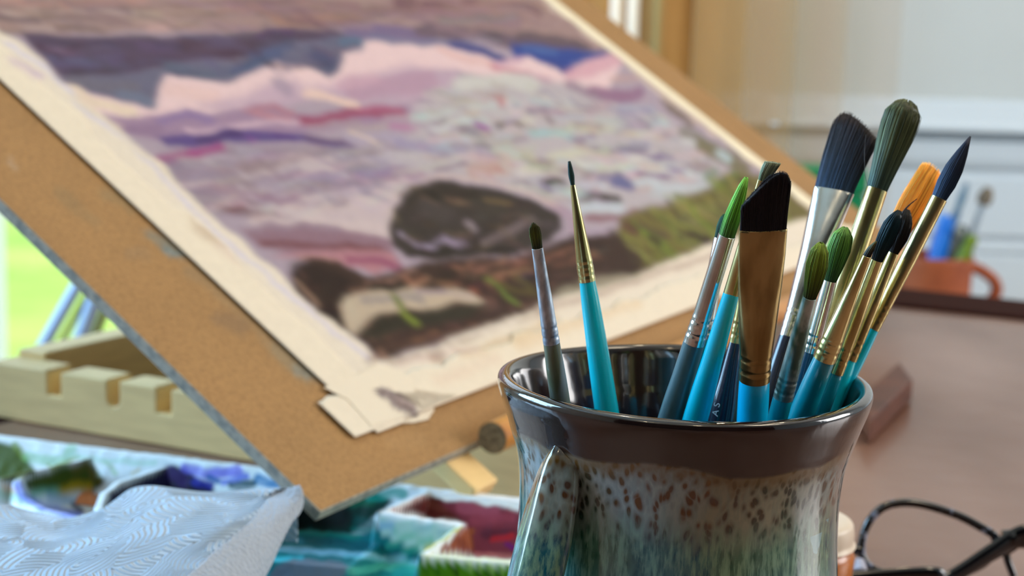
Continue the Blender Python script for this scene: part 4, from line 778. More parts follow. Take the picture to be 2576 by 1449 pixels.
# ------------------------------------------------------------------ ceramic mug
rimc = atd(1720, 950, .393); MX, MY = float(rimc[0]), float(rimc[1]); MH = .112
def glaze():
    M = bpy.data.materials.new('brown_and_teal_glaze'); M.use_nodes = True; nt = M.node_tree; L = nt.links; b = nt.nodes['Principled BSDF']
    N = nt.nodes.new
    tc = N('ShaderNodeTexCoord'); sx = N('ShaderNodeSeparateXYZ'); L.new(tc.outputs['Object'], sx.inputs[0])
    def mapn(sc, kind, **kw):
        mp = N('ShaderNodeMapping'); mp.inputs['Scale'].default_value = sc; L.new(tc.outputs['Object'], mp.inputs[0])
        t = N(kind); 
        for k_, v_ in kw.items(): t.inputs[k_].default_value = v_
        L.new(mp.outputs[0], t.inputs['Vector']); return t
    def ma(op, a, b_=None, clamp=False):
        n_ = N('ShaderNodeMath'); n_.operation = op; n_.use_clamp = clamp
        for i, q in enumerate((a, b_)):
            if q is None: continue
            if isinstance(q, (int, float)): n_.inputs[i].default_value = q
            else: L.new(q, n_.inputs[i])
        return n_.outputs[0]
    def ramp(x, stops, interp='LINEAR'):
        r = N('ShaderNodeValToRGB'); r.color_ramp.interpolation = interp; e = r.color_ramp.elements
        while len(e) < len(stops): e.new(.5)
        for q, (p_, c_) in zip(e, stops): q.position = p_; q.color = (*[float(t_) for t_ in lin(c_)], 1) if hasattr(c_, '__len__') else (c_, c_, c_, 1)
        L.new(x, r.inputs[0]); return r.outputs[0]
    def mix(f_, a, b_):
        n_ = N('ShaderNodeMix'); n_.data_type = 'RGBA'
        for i, q in ((0, f_), (6, a), (7, b_)):
            if isinstance(q, (int, float)): n_.inputs[i].default_value = q
            elif isinstance(q, tuple): n_.inputs[i].default_value = (*[float(t_) for t_ in lin(q)], 1)
            else: L.new(q, n_.inputs[i])
        return n_.outputs[2]
    z = sx.outputs['Z']
    nlow = mapn((28, 28, 10), 'ShaderNodeTexNoise', Scale=1.0, Detail=2.0)
    nfin = mapn((420, 420, 90), 'ShaderNodeTexNoise', Scale=1.0, Detail=3.0)
    zj = ma('ADD', z, ma('MULTIPLY', ma('SUBTRACT', nlow.outputs[0], .5), .012))
    zf = ma('ADD', zj, ma('MULTIPLY', ma('SUBTRACT', nfin.outputs[0], .5), .006))
    # cells: stretched voronoi, distance to edge gives pale webbing
    nw = mapn((160, 160, 60), 'ShaderNodeTexNoise', Scale=1.0, Detail=2.0)
    mp = N('ShaderNodeMapping'); mp.inputs['Scale'].default_value = (560, 560, 300); L.new(tc.outputs['Object'], mp.inputs[0])
    sc_ = N('ShaderNodeVectorMath'); sc_.operation = 'SCALE'; sc_.inputs['Scale'].default_value = 2.6; L.new(nw.outputs['Color'], sc_.inputs[0])
    av = N('ShaderNodeVectorMath'); av.operation = 'ADD'; L.new(mp.outputs[0], av.inputs[0]); L.new(sc_.outputs[0], av.inputs[1])
    vo = N('ShaderNodeTexVoronoi'); vo.feature = 'DISTANCE_TO_EDGE'; vo.inputs['Scale'].default_value = 1; L.new(av.outputs[0], vo.inputs['Vector'])
    vc = N('ShaderNodeTexVoronoi'); vc.inputs['Scale'].default_value = 1; L.new(av.outputs[0], vc.inputs['Vector'])
    web = ramp(vc.outputs['Distance'], [(.26, 0.), (.44, .65), (.7, 1.)])
    nst = mapn((700, 700, 110), 'ShaderNodeTexNoise', Scale=1.0, Detail=5.0, Roughness=.65)
    streak = ramp(nst.outputs[0], [(.44, 0.), (.53, .6), (.62, 1.)])
    nbig = mapn((60, 60, 26), 'ShaderNodeTexNoise', Scale=1.0, Detail=2.0)
    # zone 2: pale blue-grey webbing over ochre brown
    cellc = mix(ramp(nbig.outputs[0], [(.42, 0.), (.58, 1.)]), (92, 54, 16), (40, 48, 34))
    webc = mix(ramp(nlow.outputs[0], [(.4, 0.), (.6, 1.)]), (146, 172, 184), (138, 134, 112))
    zone2 = mix(web, cellc, webc)
    # zone 3: deep teal with pale streaks
    deep = mix(ramp(nbig.outputs[0], [(.4, 0.), (.6, 1.)]), (4, 84, 106), (26, 76, 56))
    pale = mix(ramp(nlow.outputs[0], [(.4, 0.), (.6, 1.)]), (128, 190, 194), (134, 166, 134))
    zone3 = mix(ma('MULTIPLY', ma('ADD', ma('MULTIPLY', streak, .75), ma('MULTIPLY', web, .25)), .85), deep, pale)
    zone2 = mix(ma('MULTIPLY', streak, .2), zone2, deep)
    f23 = ramp(ma('MULTIPLY', zf, 8.0), [(.64, 0.), (.708, 1.)])
    low = mix(f23, zone3, zone2)
    # pale drips in a row
    vd = mapn((105, 105, 0), 'ShaderNodeTexVoronoi', Scale=1.0)
    vdc = N('ShaderNodeSeparateXYZ'); L.new(vd.outputs['Color'], vdc.inputs[0])
    top_ = ma('ADD', .0805, ma('MULTIPLY', vdc.outputs[0], .006))
    len_ = ma('ADD', .003, ma('MULTIPLY', vdc.outputs[1], .007))
    dz = ma('DIVIDE', ma('SUBTRACT', top_, z), len_)
    inband = ma('MULTIPLY', ma('GREATER_THAN', dz, 0.0), ma('LESS_THAN', dz, 1.0))
    wid = ma('SUBTRACT', .30, ma('MULTIPLY', dz, .2))
    dd = ma('ADD', vd.outputs['Distance'], ma('MULTIPLY', ma('SUBTRACT', nfin.outputs[0], .5), .25))
    drip = ma('MULTIPLY', inband, ma('LESS_THAN', dd, wid))
    low = mix(ma('MULTIPLY', drip, .8), low, (126, 166, 172))
    # ochre band just below the brown
    f12 = ramp(ma('MULTIPLY', zf, 8.0), [(.764, 0.), (.79, 1.)])
    low = mix(ma('MULTIPLY', f12, .7), low, (104, 76, 18))
    # lower body runs to sky blue
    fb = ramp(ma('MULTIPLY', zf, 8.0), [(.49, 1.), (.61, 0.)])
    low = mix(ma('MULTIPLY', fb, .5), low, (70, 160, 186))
    brown = mix(ramp(nbig.outputs[0], [(.45, 0.), (.62, 1.)]), (26, 9, 7), (34, 14, 12))
    fbr = ramp(ma('MULTIPLY', zj, 8.0), [(.798, 0.), (.803, 1.)])
    colr = mix(fbr, low, brown)
    L.new(colr, b.inputs['Base Color'])
    b.inputs['Roughness'].default_value = .12; b.inputs['Coat Weight'].default_value = 1.0; b.inputs['Coat Roughness'].default_value = .03; b.inputs['Specular IOR Level'].default_value = .5
    bm = N('ShaderNodeBump'); bm.inputs['Strength'].default_value = .25; bm.inputs['Distance'].default_value = .0003
    nb = mapn((60, 60, 34), 'ShaderNodeTexNoise', Scale=1.0, Detail=2.0)
    L.new(ma('ADD', nb.outputs[0], ma('MULTIPLY', web, .12)), bm.inputs['Height']); L.new(bm.outputs[0], b.inputs['Normal']); L.new(bm.outputs[0], b.inputs['Coat Normal'])
    return M
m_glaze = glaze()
mug = thing('ceramic_mug', (MX, MY, T), 'glossy brown-rimmed teal drip-glazed ceramic mug crammed with paintbrushes', 'mug')
prof = [(0, .0005), (30, .0005), (33, .001), (37, .003), (40, .012), (41.8, .028), (41.6, .045), (40.9, .055), (40.1, .066), (39.6, .076), (39.6, .083), (40.0, .089), (40.9, .094), (42.3, .0985), (44.0, .1035), (45.3, .1072),
        (45.9, .1098), (45.7, .1113), (44.8, .1120), (43.7, .1121), (42.7, .1115), (41.9, .1098), (41.0, .1065), (39.4, .101), (37.6, .095), (36.2, .087), (35.9, .078), (36.4, .062), (37.4, .045), (37.6, .03), (36, .013), (31, .0075), (0, .0065)]
pp = smooth_path([(r/1000, z, 0) for r, z in prof], 5)
n = 160; th = np.linspace(0, 2*math.pi, n, endpoint=False); rings = []
for r, z, _ in pp:
    wb = 1+.005*np.sin(2*th+.6)*min(z/.1, 1)+.002*np.sin(5*th+z*60); r = max(r, 1e-5)
    rings.append(np.stack([MX+r*wb*np.cos(th), MY+r*wb*np.sin(th), T+z+.0004*np.sin(2*th+1)*(z > .1)], 1))
top_i = int(np.argmax([z for r, z, _ in pp]))
m_brown = mat('dark_brown_glaze', (24, 10, 8), .12, coat=1.0, noise=((70, 70, 30), (44, 24, 16), .45, .65), bump=((60, 60, 34), .3, .0006))
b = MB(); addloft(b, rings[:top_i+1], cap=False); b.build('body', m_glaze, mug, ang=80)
b = MB(); addloft(b, rings[top_i:], cap=False); b.build('interior', m_brown, mug, ang=80)
hd = np.array([-.735, -.678, 0.]); hs = np.array([hd[1], -hd[0], 0])
hp = [(.0390, .0995), (.0412, .0965), (.0430, .091), (.0455, .082), (.0490, .070), (.0525, .057), (.0540, .045), (.0525, .034), (.0470, .026), (.0400, .022)]
Hc = smooth_path([np.array([MX, MY, T])+hd*r+Z*z for r, z in hp], 6); k = len(Hc); rings = []
thh = np.linspace(0, 2*math.pi, 28, endpoint=False)
for i in range(k):
    t = nrm(Hc[min(i+1, k-1)]-Hc[max(i-1, 0)]); nn = nrm(np.cross(hs, t)); s = i/(k-1)
    w = (.0042+.0038*min(s/.35, 1))*(1+.25*max(0, s-.8)/.2); d = .0030+.0006*math.sin(s*3)
    c_, s_ = np.cos(thh), np.sin(thh)
    rings.append(Hc[i]+np.outer(np.sign(c_)*np.abs(c_)**.8*w, hs)+np.outer(s_*d*(1+.55*np.exp(-(c_/.35)**2)), nn))
b = MB(); addloft(b, rings); b.build('handle', m_glaze, mug, ang=80)

# ------------------------------------------------------------------ paintbrushes
m_gold = mat('gold_ferrule', (218, 204, 146), .24, 1., bump=((300, 300, 60), .2, .0005), noise=((240, 240, 40), (168, 150, 96), .42, .66))
m_gold_dark = mat('dark_reflection_gold', (172, 152, 104), .26, 1., bump=((300, 300, 60), .2, .0005), noise=((200, 200, 40), (130, 108, 66), .42, .66))  # darker gold copy, the brown room's reflection put into its colour
m_silver = mat('silver_ferrule', (222, 222, 220), .16, 1., bump=((300, 300, 60), .12, .0004), noise=((240, 240, 60), (176, 178, 178), .45, .75))
m_worn = mat('paint_smeared_ferrule', (176, 190, 188), .38, .85, bump=((500, 500, 200), .35, .0006), noise=((260, 260, 110), (86, 112, 104), .42, .62))
m_smear = mat('whitened_ferrule', (206, 212, 222), .4, .8, bump=((600, 600, 300), .4, .0005), noise=((300, 300, 120), (150, 158, 170), .45, .65))
def hmat(n, rgb, rgb2, rough=.25): return mat(n, rgb, rough, coat=.5, noise=((260, 260, 26), rgb2, .42, .66), bump=((300, 300, 30), .08, .0003))
m_turq = hmat('turquoise_lacquer', (0, 210, 232), (10, 196, 214)); m_turqb = hmat('bright_turquoise_lacquer', (0, 206, 238), (0, 192, 224)); m_teal = hmat('teal_lacquer', (6, 150, 170), (10, 130, 148))
m_blueh = hmat('azure_lacquer', (0, 182, 236), (0, 168, 216)); m_grey = hmat('slate_green_lacquer', (70, 104, 112), (92, 122, 130), .4); m_olive = hmat('grey_olive_lacquer', (104, 108, 84), (128, 142, 148), .35)
m_navy = hmat('navy_lacquer', (10, 22, 44), (16, 32, 60)); m_bldk = hmat('dark_blue_lacquer', (8, 62, 92), (12, 84, 108))
m_hair = mat('bristle_hair', attr=True, rough=.42, spec=.35)
AX = np.array([MX, MY, 0.])
def tube_hairs(paths, rad, cols):        # paths (N,K,3)
    N_, K, _ = paths.shape
    t = np.gradient(paths, axis=1); t /= np.linalg.norm(t, axis=2, keepdims=True)+1e-12
    a = np.cross(t, np.array([.31, .72, .23])); a /= np.linalg.norm(a, axis=2, keepdims=True)+1e-12; bb = np.cross(t, a)
    rr = rad[:, :, None]; vs = []
    for k_ in range(3):
        an = 2*math.pi*k_/3; vs.append(paths+rr*(math.cos(an)*a+math.sin(an)*bb))
    v = np.stack(vs, 2).reshape(-1, 3)        # N,K,3,3
    idx = np.arange(N_*K*3).reshape(N_, K, 3); F = []
    for k_ in range(3):
        k2 = (k_+1) % 3
        q = np.stack([idx[:, :-1, k_], idx[:, :-1, k2], idx[:, 1:, k2], idx[:, 1:, k_]], -1).reshape(-1, 4); F.append(q)
    F = np.vstack(F).tolist()
    for i in range(N_): F.append(idx[i, -1].tolist())
    c = np.repeat(cols.reshape(-1, 3), 3, axis=0)
    return v, F, c
def brush(label, A, B, tip, qy, bd, fer, han, hw, tend, cols, mf, mh, flat=1., twist=0., c1=0., crimps=(), nh=420, hr=.00007, stray=None, bcolor=None, blen=None, lettering=None):
    """A bristle base px, B low handle px, fer [(y,width,flat)], han [(y,width)], hw [(t,half px)], tend [(q,t)]"""
    A = np.array(A, float); B = np.array(B, float); sl = (A[0]-B[0])/(A[1]-B[1]); xat = lambda y: B[0]+sl*(y-B[1])
    cs = 1/math.sqrt(1+sl*sl)
    Q = at(xat(qy), qy, .111); rq = Q[:2]-AX[:2]; R_ = np.linalg.norm(rq)
    best = None
    for yb in np.linspace(1750, 2500, 400):
        p = at(xat(yb), yb, .009); e = abs((p[1]-MY)-bd)+max(0, np.linalg.norm(p[:2]-AX[:2])-.031)*5
        if best is None or e < best[0]: best = (e, p)
    base = best[1]; d = nrm(Q-base)
    def onaxis(y):                       # point of the axis seen at photo height y
        r_ = ray(xat(y), y); w0 = base-CAM; a_, b_, c_ = d@d, d@r_, r_@r_; dd_, e_ = d@w0, r_@w0
        return (b_*e_-c_*dd_)/(a_*c_-b_*b_)
    pt = lambda s: base+d*s
    def m_per_px(s): return ((pt(s)-CAM)@fw)/FPX*cs
    vd = nrm(CAM-pt(onaxis(A[1]))); w = nrm(np.cross(vd, d)); 
    if w@rt < 0: w = -w
    nn = np.cross(w, d)
    if nn@vd < 0: nn = -nn
    if twist:
        w, nn = w*math.cos(twist)+nn*math.sin(twist), nn*math.cos(twist)-w*math.sin(twist)
    root = thing('paintbrush', base, label, 'paintbrush', 'paintbrushes in the mug')
    K = 40; th = np.linspace(0, 2*math.pi, K, endpoint=False); C_, S_ = np.cos(th), np.sin(th)
    # handle
    ys = [y for y, _ in han]; s1 = onaxis(han[0][0]); s_low = onaxis(han[-1][0]); rings = []
    def ring(s, ra, rb, cx=0., wv=None): return pt(s)+np.outer(C_*ra, w)+np.outer(S_*rb, nn)+w*cx
    wlow = han[-1][1]/2*m_per_px(s_low)
    prof = [(0.0, wlow*.35), (.0015, wlow*.5), (s_low*.35, wlow*.72), (s_low*.75, wlow*.95), (s_low, wlow)]
    for y, wd in han[-2::-1]:
        s = onaxis(y); prof.append((s, wd/2*m_per_px(s)))
    s_f = onaxis(fer[-1][0]); prof.append((s_f+.002, prof[-1][1]*.92))
    P_ = smooth_path([(s, r, 0) for s, r in prof], 5)
    b = MB(); addloft(b, [ring(max(s, 0), max(r, 1e-5), max(r, 1e-5)) for s, r, _ in P_]); hnd = b.build('handle', mh, root, ang=60)
    # ferrule
    st_ = []
    for y, wd, fl in fer:
        s = onaxis(y); st_.append((s, wd/2*m_per_px(s), fl))
    st_.sort(); ss = np.linspace(st_[0][0], st_[-1][0], 70); ra = np.interp(ss, [q[0] for q in st_], [q[1] for q in st_]); fl = np.interp(ss, [q[0] for q in st_], [q[2] for q in st_])
    for y in crimps:
        s = onaxis(y); ra = ra*(1-.05*np.exp(-((ss-s)/.0003)**2)+.02*np.exp(-((ss-s-.0007)/.0004)**2)+.02*np.exp(-((ss-s+.0007)/.0004)**2))
    wall = .00018
    rr = [(s, r, r*f_) for s, r, f_ in zip(ss, ra, fl)]
    b = MB(); R2 = [ring(s, a_, max(b_, .0002)) for s, a_, b_ in rr]
    s_, a_, b_ = rr[-1]; R2 += [ring(s_+.00006, a_-wall*.5, max(b_-wall*.5, .0001)), ring(s_, a_-wall, max(b_-wall, .0001)), ring(s_-.002, a_-wall, max(b_-wall, .0001))]
    addloft(b, R2); b.build('ferrule', mf, root, ang=50)
    # bristles
    sA = onaxis(A[1]); mp_ = m_per_px(sA); sT = onaxis(tip); L_ = sT-sA; base_r = rr[-1][1]-wall
    hwx = [q[0] for q in hw]; hwy = np.array([q[1] for q in hw])*mp_
    hwy[0] = min(hwy[0], base_r); tsm = smooth_path([(q_[0], q_[1], 0) for q_ in tend], 8); tq = tsm[:, 0]; tv = tsm[:, 1]
    flb = rr[-1][2]/rr[-1][1]; flx = (lambda t: flb*(1-t)+flat*flb*t) if flat < 1 else (lambda t: flb+0*t)
    def pos(q, e, t):                    # q,e in unit disc, t along
        tt = t*np.interp(q, tq, tv); h_ = np.interp(tt, hwx, hwy); cx = c1*mp_*np.maximum(tt, 0)**1.6
        return pt(sA)+(d*(tt*L_)[..., None])+w*((q*h_+cx)[..., None])+nn*((e*h_*flx(tt))[..., None])
    base_c, mid_c, tip_c = [lin(c_)*1.4 for c_ in cols]
    def grad(t): 
        t = t[..., None]; return np.where(t < .5, base_c*(1-2*t)+mid_c*2*t, mid_c*(2-2*t)+tip_c*(2*t-1))
    kk = 18; tc_ = np.linspace(-.02, .96, kk); V_ = []; CC = []
    for t in tc_:
        q = C_*.93; e = S_*.93; V_.append(pos(q, e, np.full(K, t))); CC.append(grad(np.full(K, max(t, 0.)))*.55)
    b0 = MB(); b0.add(np.vstack(V_), ringfaces(K, kk)); vC = np.vstack(b0.v); cC = np.vstack(CC)
    ph = rng.random(nh)*2*math.pi; ro = np.sqrt(rng.random(nh)*.28+.74).clip(0, 1); q = ro*np.cos(ph); e = ro*np.sin(ph)
    T_ = np.linspace(-.02, 1, 9)[None, :]; jl = 1-rng.random((nh, 1))*(.10 if len(tend) > 2 else .05)
    wig = 1+((rng.random((nh, 1))-.5)*.10+(rng.random((nh, 1)) > .96)*.12)*T_**2
    pth = pos((q[:, None]*wig), (e[:, None]*wig), T_*jl)
    rad = np.full((nh, 9), hr)*(1-.55*T_**4); 
    lum = (1+(rng.random((nh, 1, 1))-.5)*1.1); clump = 1+.45*(vnoise(ph*9/6.28*2+3, ph*0+1.5, 2)-.5)[:, None, None]*3.2
    hc = grad(np.broadcast_to((T_*jl).clip(0, 1), (nh, 9)))*lum*clump
    hv, hf, hcol = tube_hairs(pth, rad, hc)
    v = np.vstack([vC, hv]); f = b0.f+[tuple(i+len(vC) for i in q_) for q_ in hf]
    br = mesh('bristles', v, f, m_hair, root, col=np.vstack([cC, hcol])); br['kind'] = 'stuff'
    if stray:
        b = MB(); p0 = pt(onaxis(stray[0][1])); dep = (p0-CAM)@fw; pts_ = smooth_path([atd(x, y, dep-.0015) for x, y in stray], 6)
        sweep(b, pts_, np.linspace(stray_r, stray_r*.35, len(pts_)), n=6); b.build('stray_hair', mat('stray_hair', stray_c, .5), br)
    if lettering:
        tx, px_, py_, sz, rgb = lettering
        cu = bpy.data.curves.new('lettering', 'FONT'); cu.body = tx; cu.size = sz; cu.extrude = .00004; cu.align_x = 'CENTER'; cu.align_y = 'CENTER'
        tmp = bpy.data.objects.new('lettering', cu); dg = bpy.context.evaluated_depsgraph_get(); COL.objects.link(tmp); dg.update()
        me = bpy.data.meshes.new_from_object(tmp.evaluated_get(dg)); bpy.data.objects.remove(tmp)
        s = onaxis(py_); rl = float(np.interp(s, [q_[0] for q_ in P_], [q_[1] for q_ in P_])); off = (px_-xat(py_))*m_per_px(s)
        cc = math.sqrt(max(rl*rl-off*off, 0)); nv_ = nrm(nn*cc+w*off); org = pt(s)+nv_*(rl+.00008); yv = nrm(np.cross(nv_, d))
        if yv@w > 0: yv = -yv
        co = np.array([[v_.co.x, v_.co.y, v_.co.z] for v_ in me.vertices]); wv = org+np.outer(co[:, 0], d)+np.outer(co[:, 1], yv)+np.outer(co[:, 2], nv_)
        mesh('lettering', wv, [tuple(p_.vertices) for p_ in me.polygons], mat('silver_print', rgb, .4), hnd, smooth=False)
    return root
FULL = [(-1, 1.), (1, 1.)]
GR = ((52, 92, 30), (98, 158, 46), (150, 200, 88)); OL = ((34, 44, 18), (98, 118, 36), (136, 156, 60)); DK = ((30, 44, 66), (32, 36, 50), (34, 38, 52))
stray_r = .00012; stray_c = (30, 20, 24)
brush('small flat paintbrush with olive bristles, leftmost in the mug', (1352, 625), (1408, 1000), 560, 985, 0.006,
      [(625, 29, .6), (690, 33, .8), (815, 41, 1), (862, 43, 1)], [(863, 42), (1000, 50)], [(0, 13), (.5, 15), (.85, 13), (1, 9)], [(-1, .82), (-.4, 1), (.4, .98), (1, .8)], ((36, 44, 34), (74, 80, 34), (66, 66, 34)), m_smear, m_olive, flat=.6, crimps=(822, 845), nh=240)
brush('fine-pointed detail paintbrush with gold ferrule and turquoise handle, second from the left', (1441, 466), (1525, 1025), 405, 955, .0,
      [(466, 13, 1), (560, 27, 1), (660, 42, 1), (708, 43, 1)], [(709, 41), (800, 50), (1020, 61)], [(0, 6.5), (.4, 7.5), (.8, 5), (1, 3)], FULL, ((46, 72, 72), (48, 74, 74), (42, 60, 62)), m_gold, m_turq, crimps=(664, 692), nh=140, hr=.00006)
brush('tall pointed brush with leaf-green bristles, silver ferrule and slate handle', (1829, 592), (1690, 1042), 445, 1000, .008,
      [(592, 46, 1), (790, 49, 1), (862, 58, 1)], [(863, 56), (950, 60), (1042, 66)], [(0, 21), (.3, 22), (.6, 17), (.85, 11), (1, 5)], FULL, ((66, 104, 52), (96, 158, 44), (140, 192, 84)), m_silver, m_grey, c1=4, crimps=(806, 838), nh=420)
brush('dark green-tipped brush almost hidden behind the leaf-green one', (1814, 600), (1735, 1040), 538, 955, -.004,
      [(600, 38, 1), (800, 42, 1), (850, 44, 1)], [(851, 44), (1040, 50)], [(0, 17), (.5, 16), (.85, 10), (1, 4)], FULL, ((12, 50, 34), (16, 66, 42), (30, 80, 50)), m_silver, m_teal, crimps=(806, 832), nh=260)
brush('bright turquoise-handled brush whose pale grey-green bristles peek over the black angled one', (1921, 455), (1752, 1044), 402, 1012, .004,
      [(455, 32, .5), (600, 38, .9), (752, 42, 1)], [(753, 43), (900, 54), (1044, 66)], [(0, 16), (.6, 19), (1, 20)], [(-1, .9), (0, .96), (1, 1.)], ((100, 112, 84), (128, 138, 112), (150, 156, 130)), m_gold, m_turqb, flat=.6, c1=11, nh=260)
brush('navy-handled brush with small silver lettering, behind the black angled brush', (1900, 606), (1815, 1042), 560, 975, -.008,
      [(606, 24, 1), (760, 32, 1), (862, 32, 1)], [(863, 32), (950, 48), (1042, 64)], [(0, 11), (.5, 12), (1, 3)], FULL, DK, m_gold, m_navy, crimps=(815, 842), nh=160, lettering=('A S', 1803, 1028, .0024, (176, 186, 196)))
brush('wide angled flat paintbrush with black bristles and flattened gold ferrule', (1920, 578), (1893, 1042), 431, 1036, -.004,
      [(578, 124, .24), (640, 122, .3), (720, 112, .42), (830, 94, .75), (900, 80, 1), (955, 78, 1)], [(956, 76), (1042, 78)], [(0, 59), (.5, 60), (1, 60)], [(-1, .44), (-.6, .62), (-.2, .8), (.2, .95), (.5, 1.), (.8, .97), (1, .84)], ((14, 16, 24), (14, 10, 16), (22, 12, 18)), m_gold_dark, m_blueh, flat=.6, c1=4, twist=-.25, crimps=(898, 928), nh=900, hr=.00009)
brush('broad flat wash brush with long blackish bristles and silver ferrule', (2098, 480), (1985, 842), 286, 925, -.014,
      [(480, 112, .28), (540, 100, .42), (640, 78, .7), (780, 54, 1), (850, 50, 1)], [(851, 50), (980, 56)], [(0, 53), (.4, 62), (.8, 68), (1, 68)], [(-1, .90), (-.7, 1.), (-.3, .98), (.2, .90), (.6, .82), (1, .72)], ((40, 56, 78), (34, 34, 42), (46, 36, 36)), m_silver, m_navy, flat=.6, c1=12, twist=.35, crimps=(790, 825), nh=1100, hr=.00009)
stray_r = .00008; stray_c = (120, 112, 110)
brush('tallest brush, a big round mop with grey-green bristles and gold ferrule', (2206, 477), (2030, 990), 252, 945, -.006,
      [(477, 56, 1), (700, 60, 1), (868, 60, 1)], [(869, 58), (990, 62)], [(0, 26), (.3, 36), (.6, 46), (.8, 49), (.9, 42), (.97, 26), (1, 12)], FULL, ((60, 80, 76), (92, 100, 74), (74, 76, 48)), m_gold, m_bldk, crimps=(815, 845), nh=900, hr=.00010, stray=[(2183, 468), (2176, 430), (2175, 380), (2178, 338)])
brush('small round brush with olive-green bristles and a paint-crusted ferrule, in front', (2037, 748), (1962, 1030), 612, 1016, .012,
      [(748, 36, 1), (850, 45, 1), (940, 50, 1), (1000, 52, 1)], [(1001, 50), (1030, 52)], [(0, 17), (.3, 24), (.6, 28), (.85, 22), (.95, 13), (1, 6)], FULL, OL, m_worn, m_teal, c1=-7, crimps=(955, 982), nh=480)
brush('round brush with moss-green bristles just behind the olive one', (2088, 706), (2010, 1000), 570, 990, .0,
      [(706, 37, 1), (820, 42, 1), (885, 44, 1)], [(886, 42), (1000, 46)], [(0, 17), (.3, 25), (.6, 30), (.85, 25), (.95, 14), (1, 6)], FULL, ((34, 66, 40), (74, 118, 52), (110, 150, 70)), m_silver, m_bldk, c1=3, crimps=(845, 866), nh=480)
brush('worn brush with a tiny dark stub of bristles and long gold ferrule', (2181, 644), (2028, 1013), 604, 1008, .010,
      [(644, 25, 1), (700, 31, 1), (800, 48, 1), (860, 60, 1), (903, 62, 1)], [(904, 58), (1013, 68)], [(0, 11), (.5, 9), (1, 2)], FULL, ((30, 26, 28), (56, 54, 34), (84, 80, 48)), m_gold, m_teal, c1=8, crimps=(856, 882), nh=160)
brush('round brush with inky teal-black bristles beside the black curled one', (2206, 655), (2085, 985), 526, 990, .004,
      [(655, 33, 1), (800, 41, 1), (938, 42, 1)], [(939, 36), (985, 42)], [(0, 15), (.4, 24), (.7, 24), (.9, 15), (1, 5)], FULL, ((16, 34, 48), (12, 44, 54), (20, 36, 44)), m_gold, m_teal, c1=10, crimps=(880, 905), nh=400)
stray_r = .00028; stray_c = (34, 24, 26)
brush('round black brush with one stiff hair curling off its tip', (2247, 637), (2108, 975), 529, 968, -.002,
      [(637, 29, 1), (700, 33, 1), (760, 40, 1), (905, 40, 1)], [(906, 37), (975, 46)], [(0, 14), (.4, 25), (.7, 24), (.9, 14), (1, 5)], FULL, ((14, 12, 14), (26, 24, 24), (30, 26, 24)), m_gold, m_turq, c1=-8, crimps=(862, 885), nh=400, stray=[(2265, 548), (2276, 528), (2292, 512), (2307, 500)])
brush('flat brush with golden orange bristles behind the black curled one', (2243, 610), (2080, 905), 414, 935, -.004,
      [(610, 64, .4), (700, 56, .7), (790, 44, 1), (830, 44, 1)], [(831, 42), (905, 46)], [(0, 31), (.5, 41), (.8, 37), (1, 34)], [(-1, .97), (-.4, 1), (.5, .97), (1, .91)], ((200, 118, 42), (240, 160, 62), (250, 184, 76)), m_gold, m_teal, flat=.7, c1=2, nh=520, hr=.00009)
brush('large pointed brush with blue-black bristles and pale gold ferrule, rightmost in the mug', (2362, 499), (2138, 940), 343, 962, -.002,
      [(499, 47, 1), (660, 46, 1), (770, 40, 1), (828, 38, 1)], [(829, 36), (940, 44)], [(0, 20), (.25, 27), (.5, 25), (.75, 15), (.92, 6), (1, 2)], FULL, ((44, 66, 96), (36, 42, 58), (40, 42, 56)), m_gold, m_turqb, crimps=(776, 806), nh=560)
# ------------------------------------------------------------------ things right of the mug
m_cream = mat('cream_plastic', (238, 220, 200), .35, noise=(60, (226, 206, 184), .4, .7)); m_jar = mat('orange_plastic', (196, 110, 28), .3, coat=.3, noise=((30, 30, 200), (176, 94, 20), .4, .65))
jc = atd(2012, 1330, .505); jx, jy = float(jc[0]), float(jc[1]); jz = float(jc[2])-T; jr = .0169
jar = thing('lidded_jar', (jx, jy, T), 'small orange jar with a rounded cream lid half hidden behind the mug', 'jar')
def lathe(name, prof, m_, parent, x, y, n=56, k=4):
    P_ = smooth_path([(r, z, 0) for r, z in prof], k); th = np.linspace(0, 2*math.pi, n, endpoint=False)
    b = MB(); addloft(b, [np.stack([x+max(r, 1e-5)*np.cos(th), y+max(r, 1e-5)*np.sin(th), np.full(n, T+z)], 1) for r, z, _ in P_]); return b.build(name, m_, parent, ang=60)
lathe('body', [(0, .0005), (jr*.9, .0005), (jr*.97, .002), (jr*.97, jz*.5), (jr*.97, jz-.0045), (0, jz-.0045)], m_jar, jar, jx, jy)
lathe('lid', [(0, jz-.0043), (jr*.98, jz-.0043), (jr, jz-.003), (jr, jz+.001), (jr*.93, jz+.0036), (jr*.6, jz+.0052), (0, jz+.0056)], m_cream, jar, jx, jy)
# eyeglasses
def tort():
    M = mat('tortoiseshell_acetate', (20, 16, 18), .15, coat=.8, noise=((160, 160, 160), (150, 158, 184), .56, .64)); return M
m_tort = tort(); m_blk = mat('black_acetate', (6, 7, 12), .12, coat=.8); m_lens = m_glass; m_hinge = mat('steel_hinge', (190, 190, 200), .25, 1.)
gl = thing('eyeglasses', at(2340, 1449, 0), 'mottled tortoiseshell eyeglasses with black arms resting on the desk at the right', 'eyeglasses')
GZ = .575
loop = [(2166, 1392), (2168, 1360), (2183, 1317), (2217, 1279), (2265, 1265), (2325, 1270), (2410, 1297), (2470, 1328), (2502, 1350), (2500, 1385), (2470, 1420), (2400, 1446), (2300, 1452), (2215, 1440), (2180, 1418)]
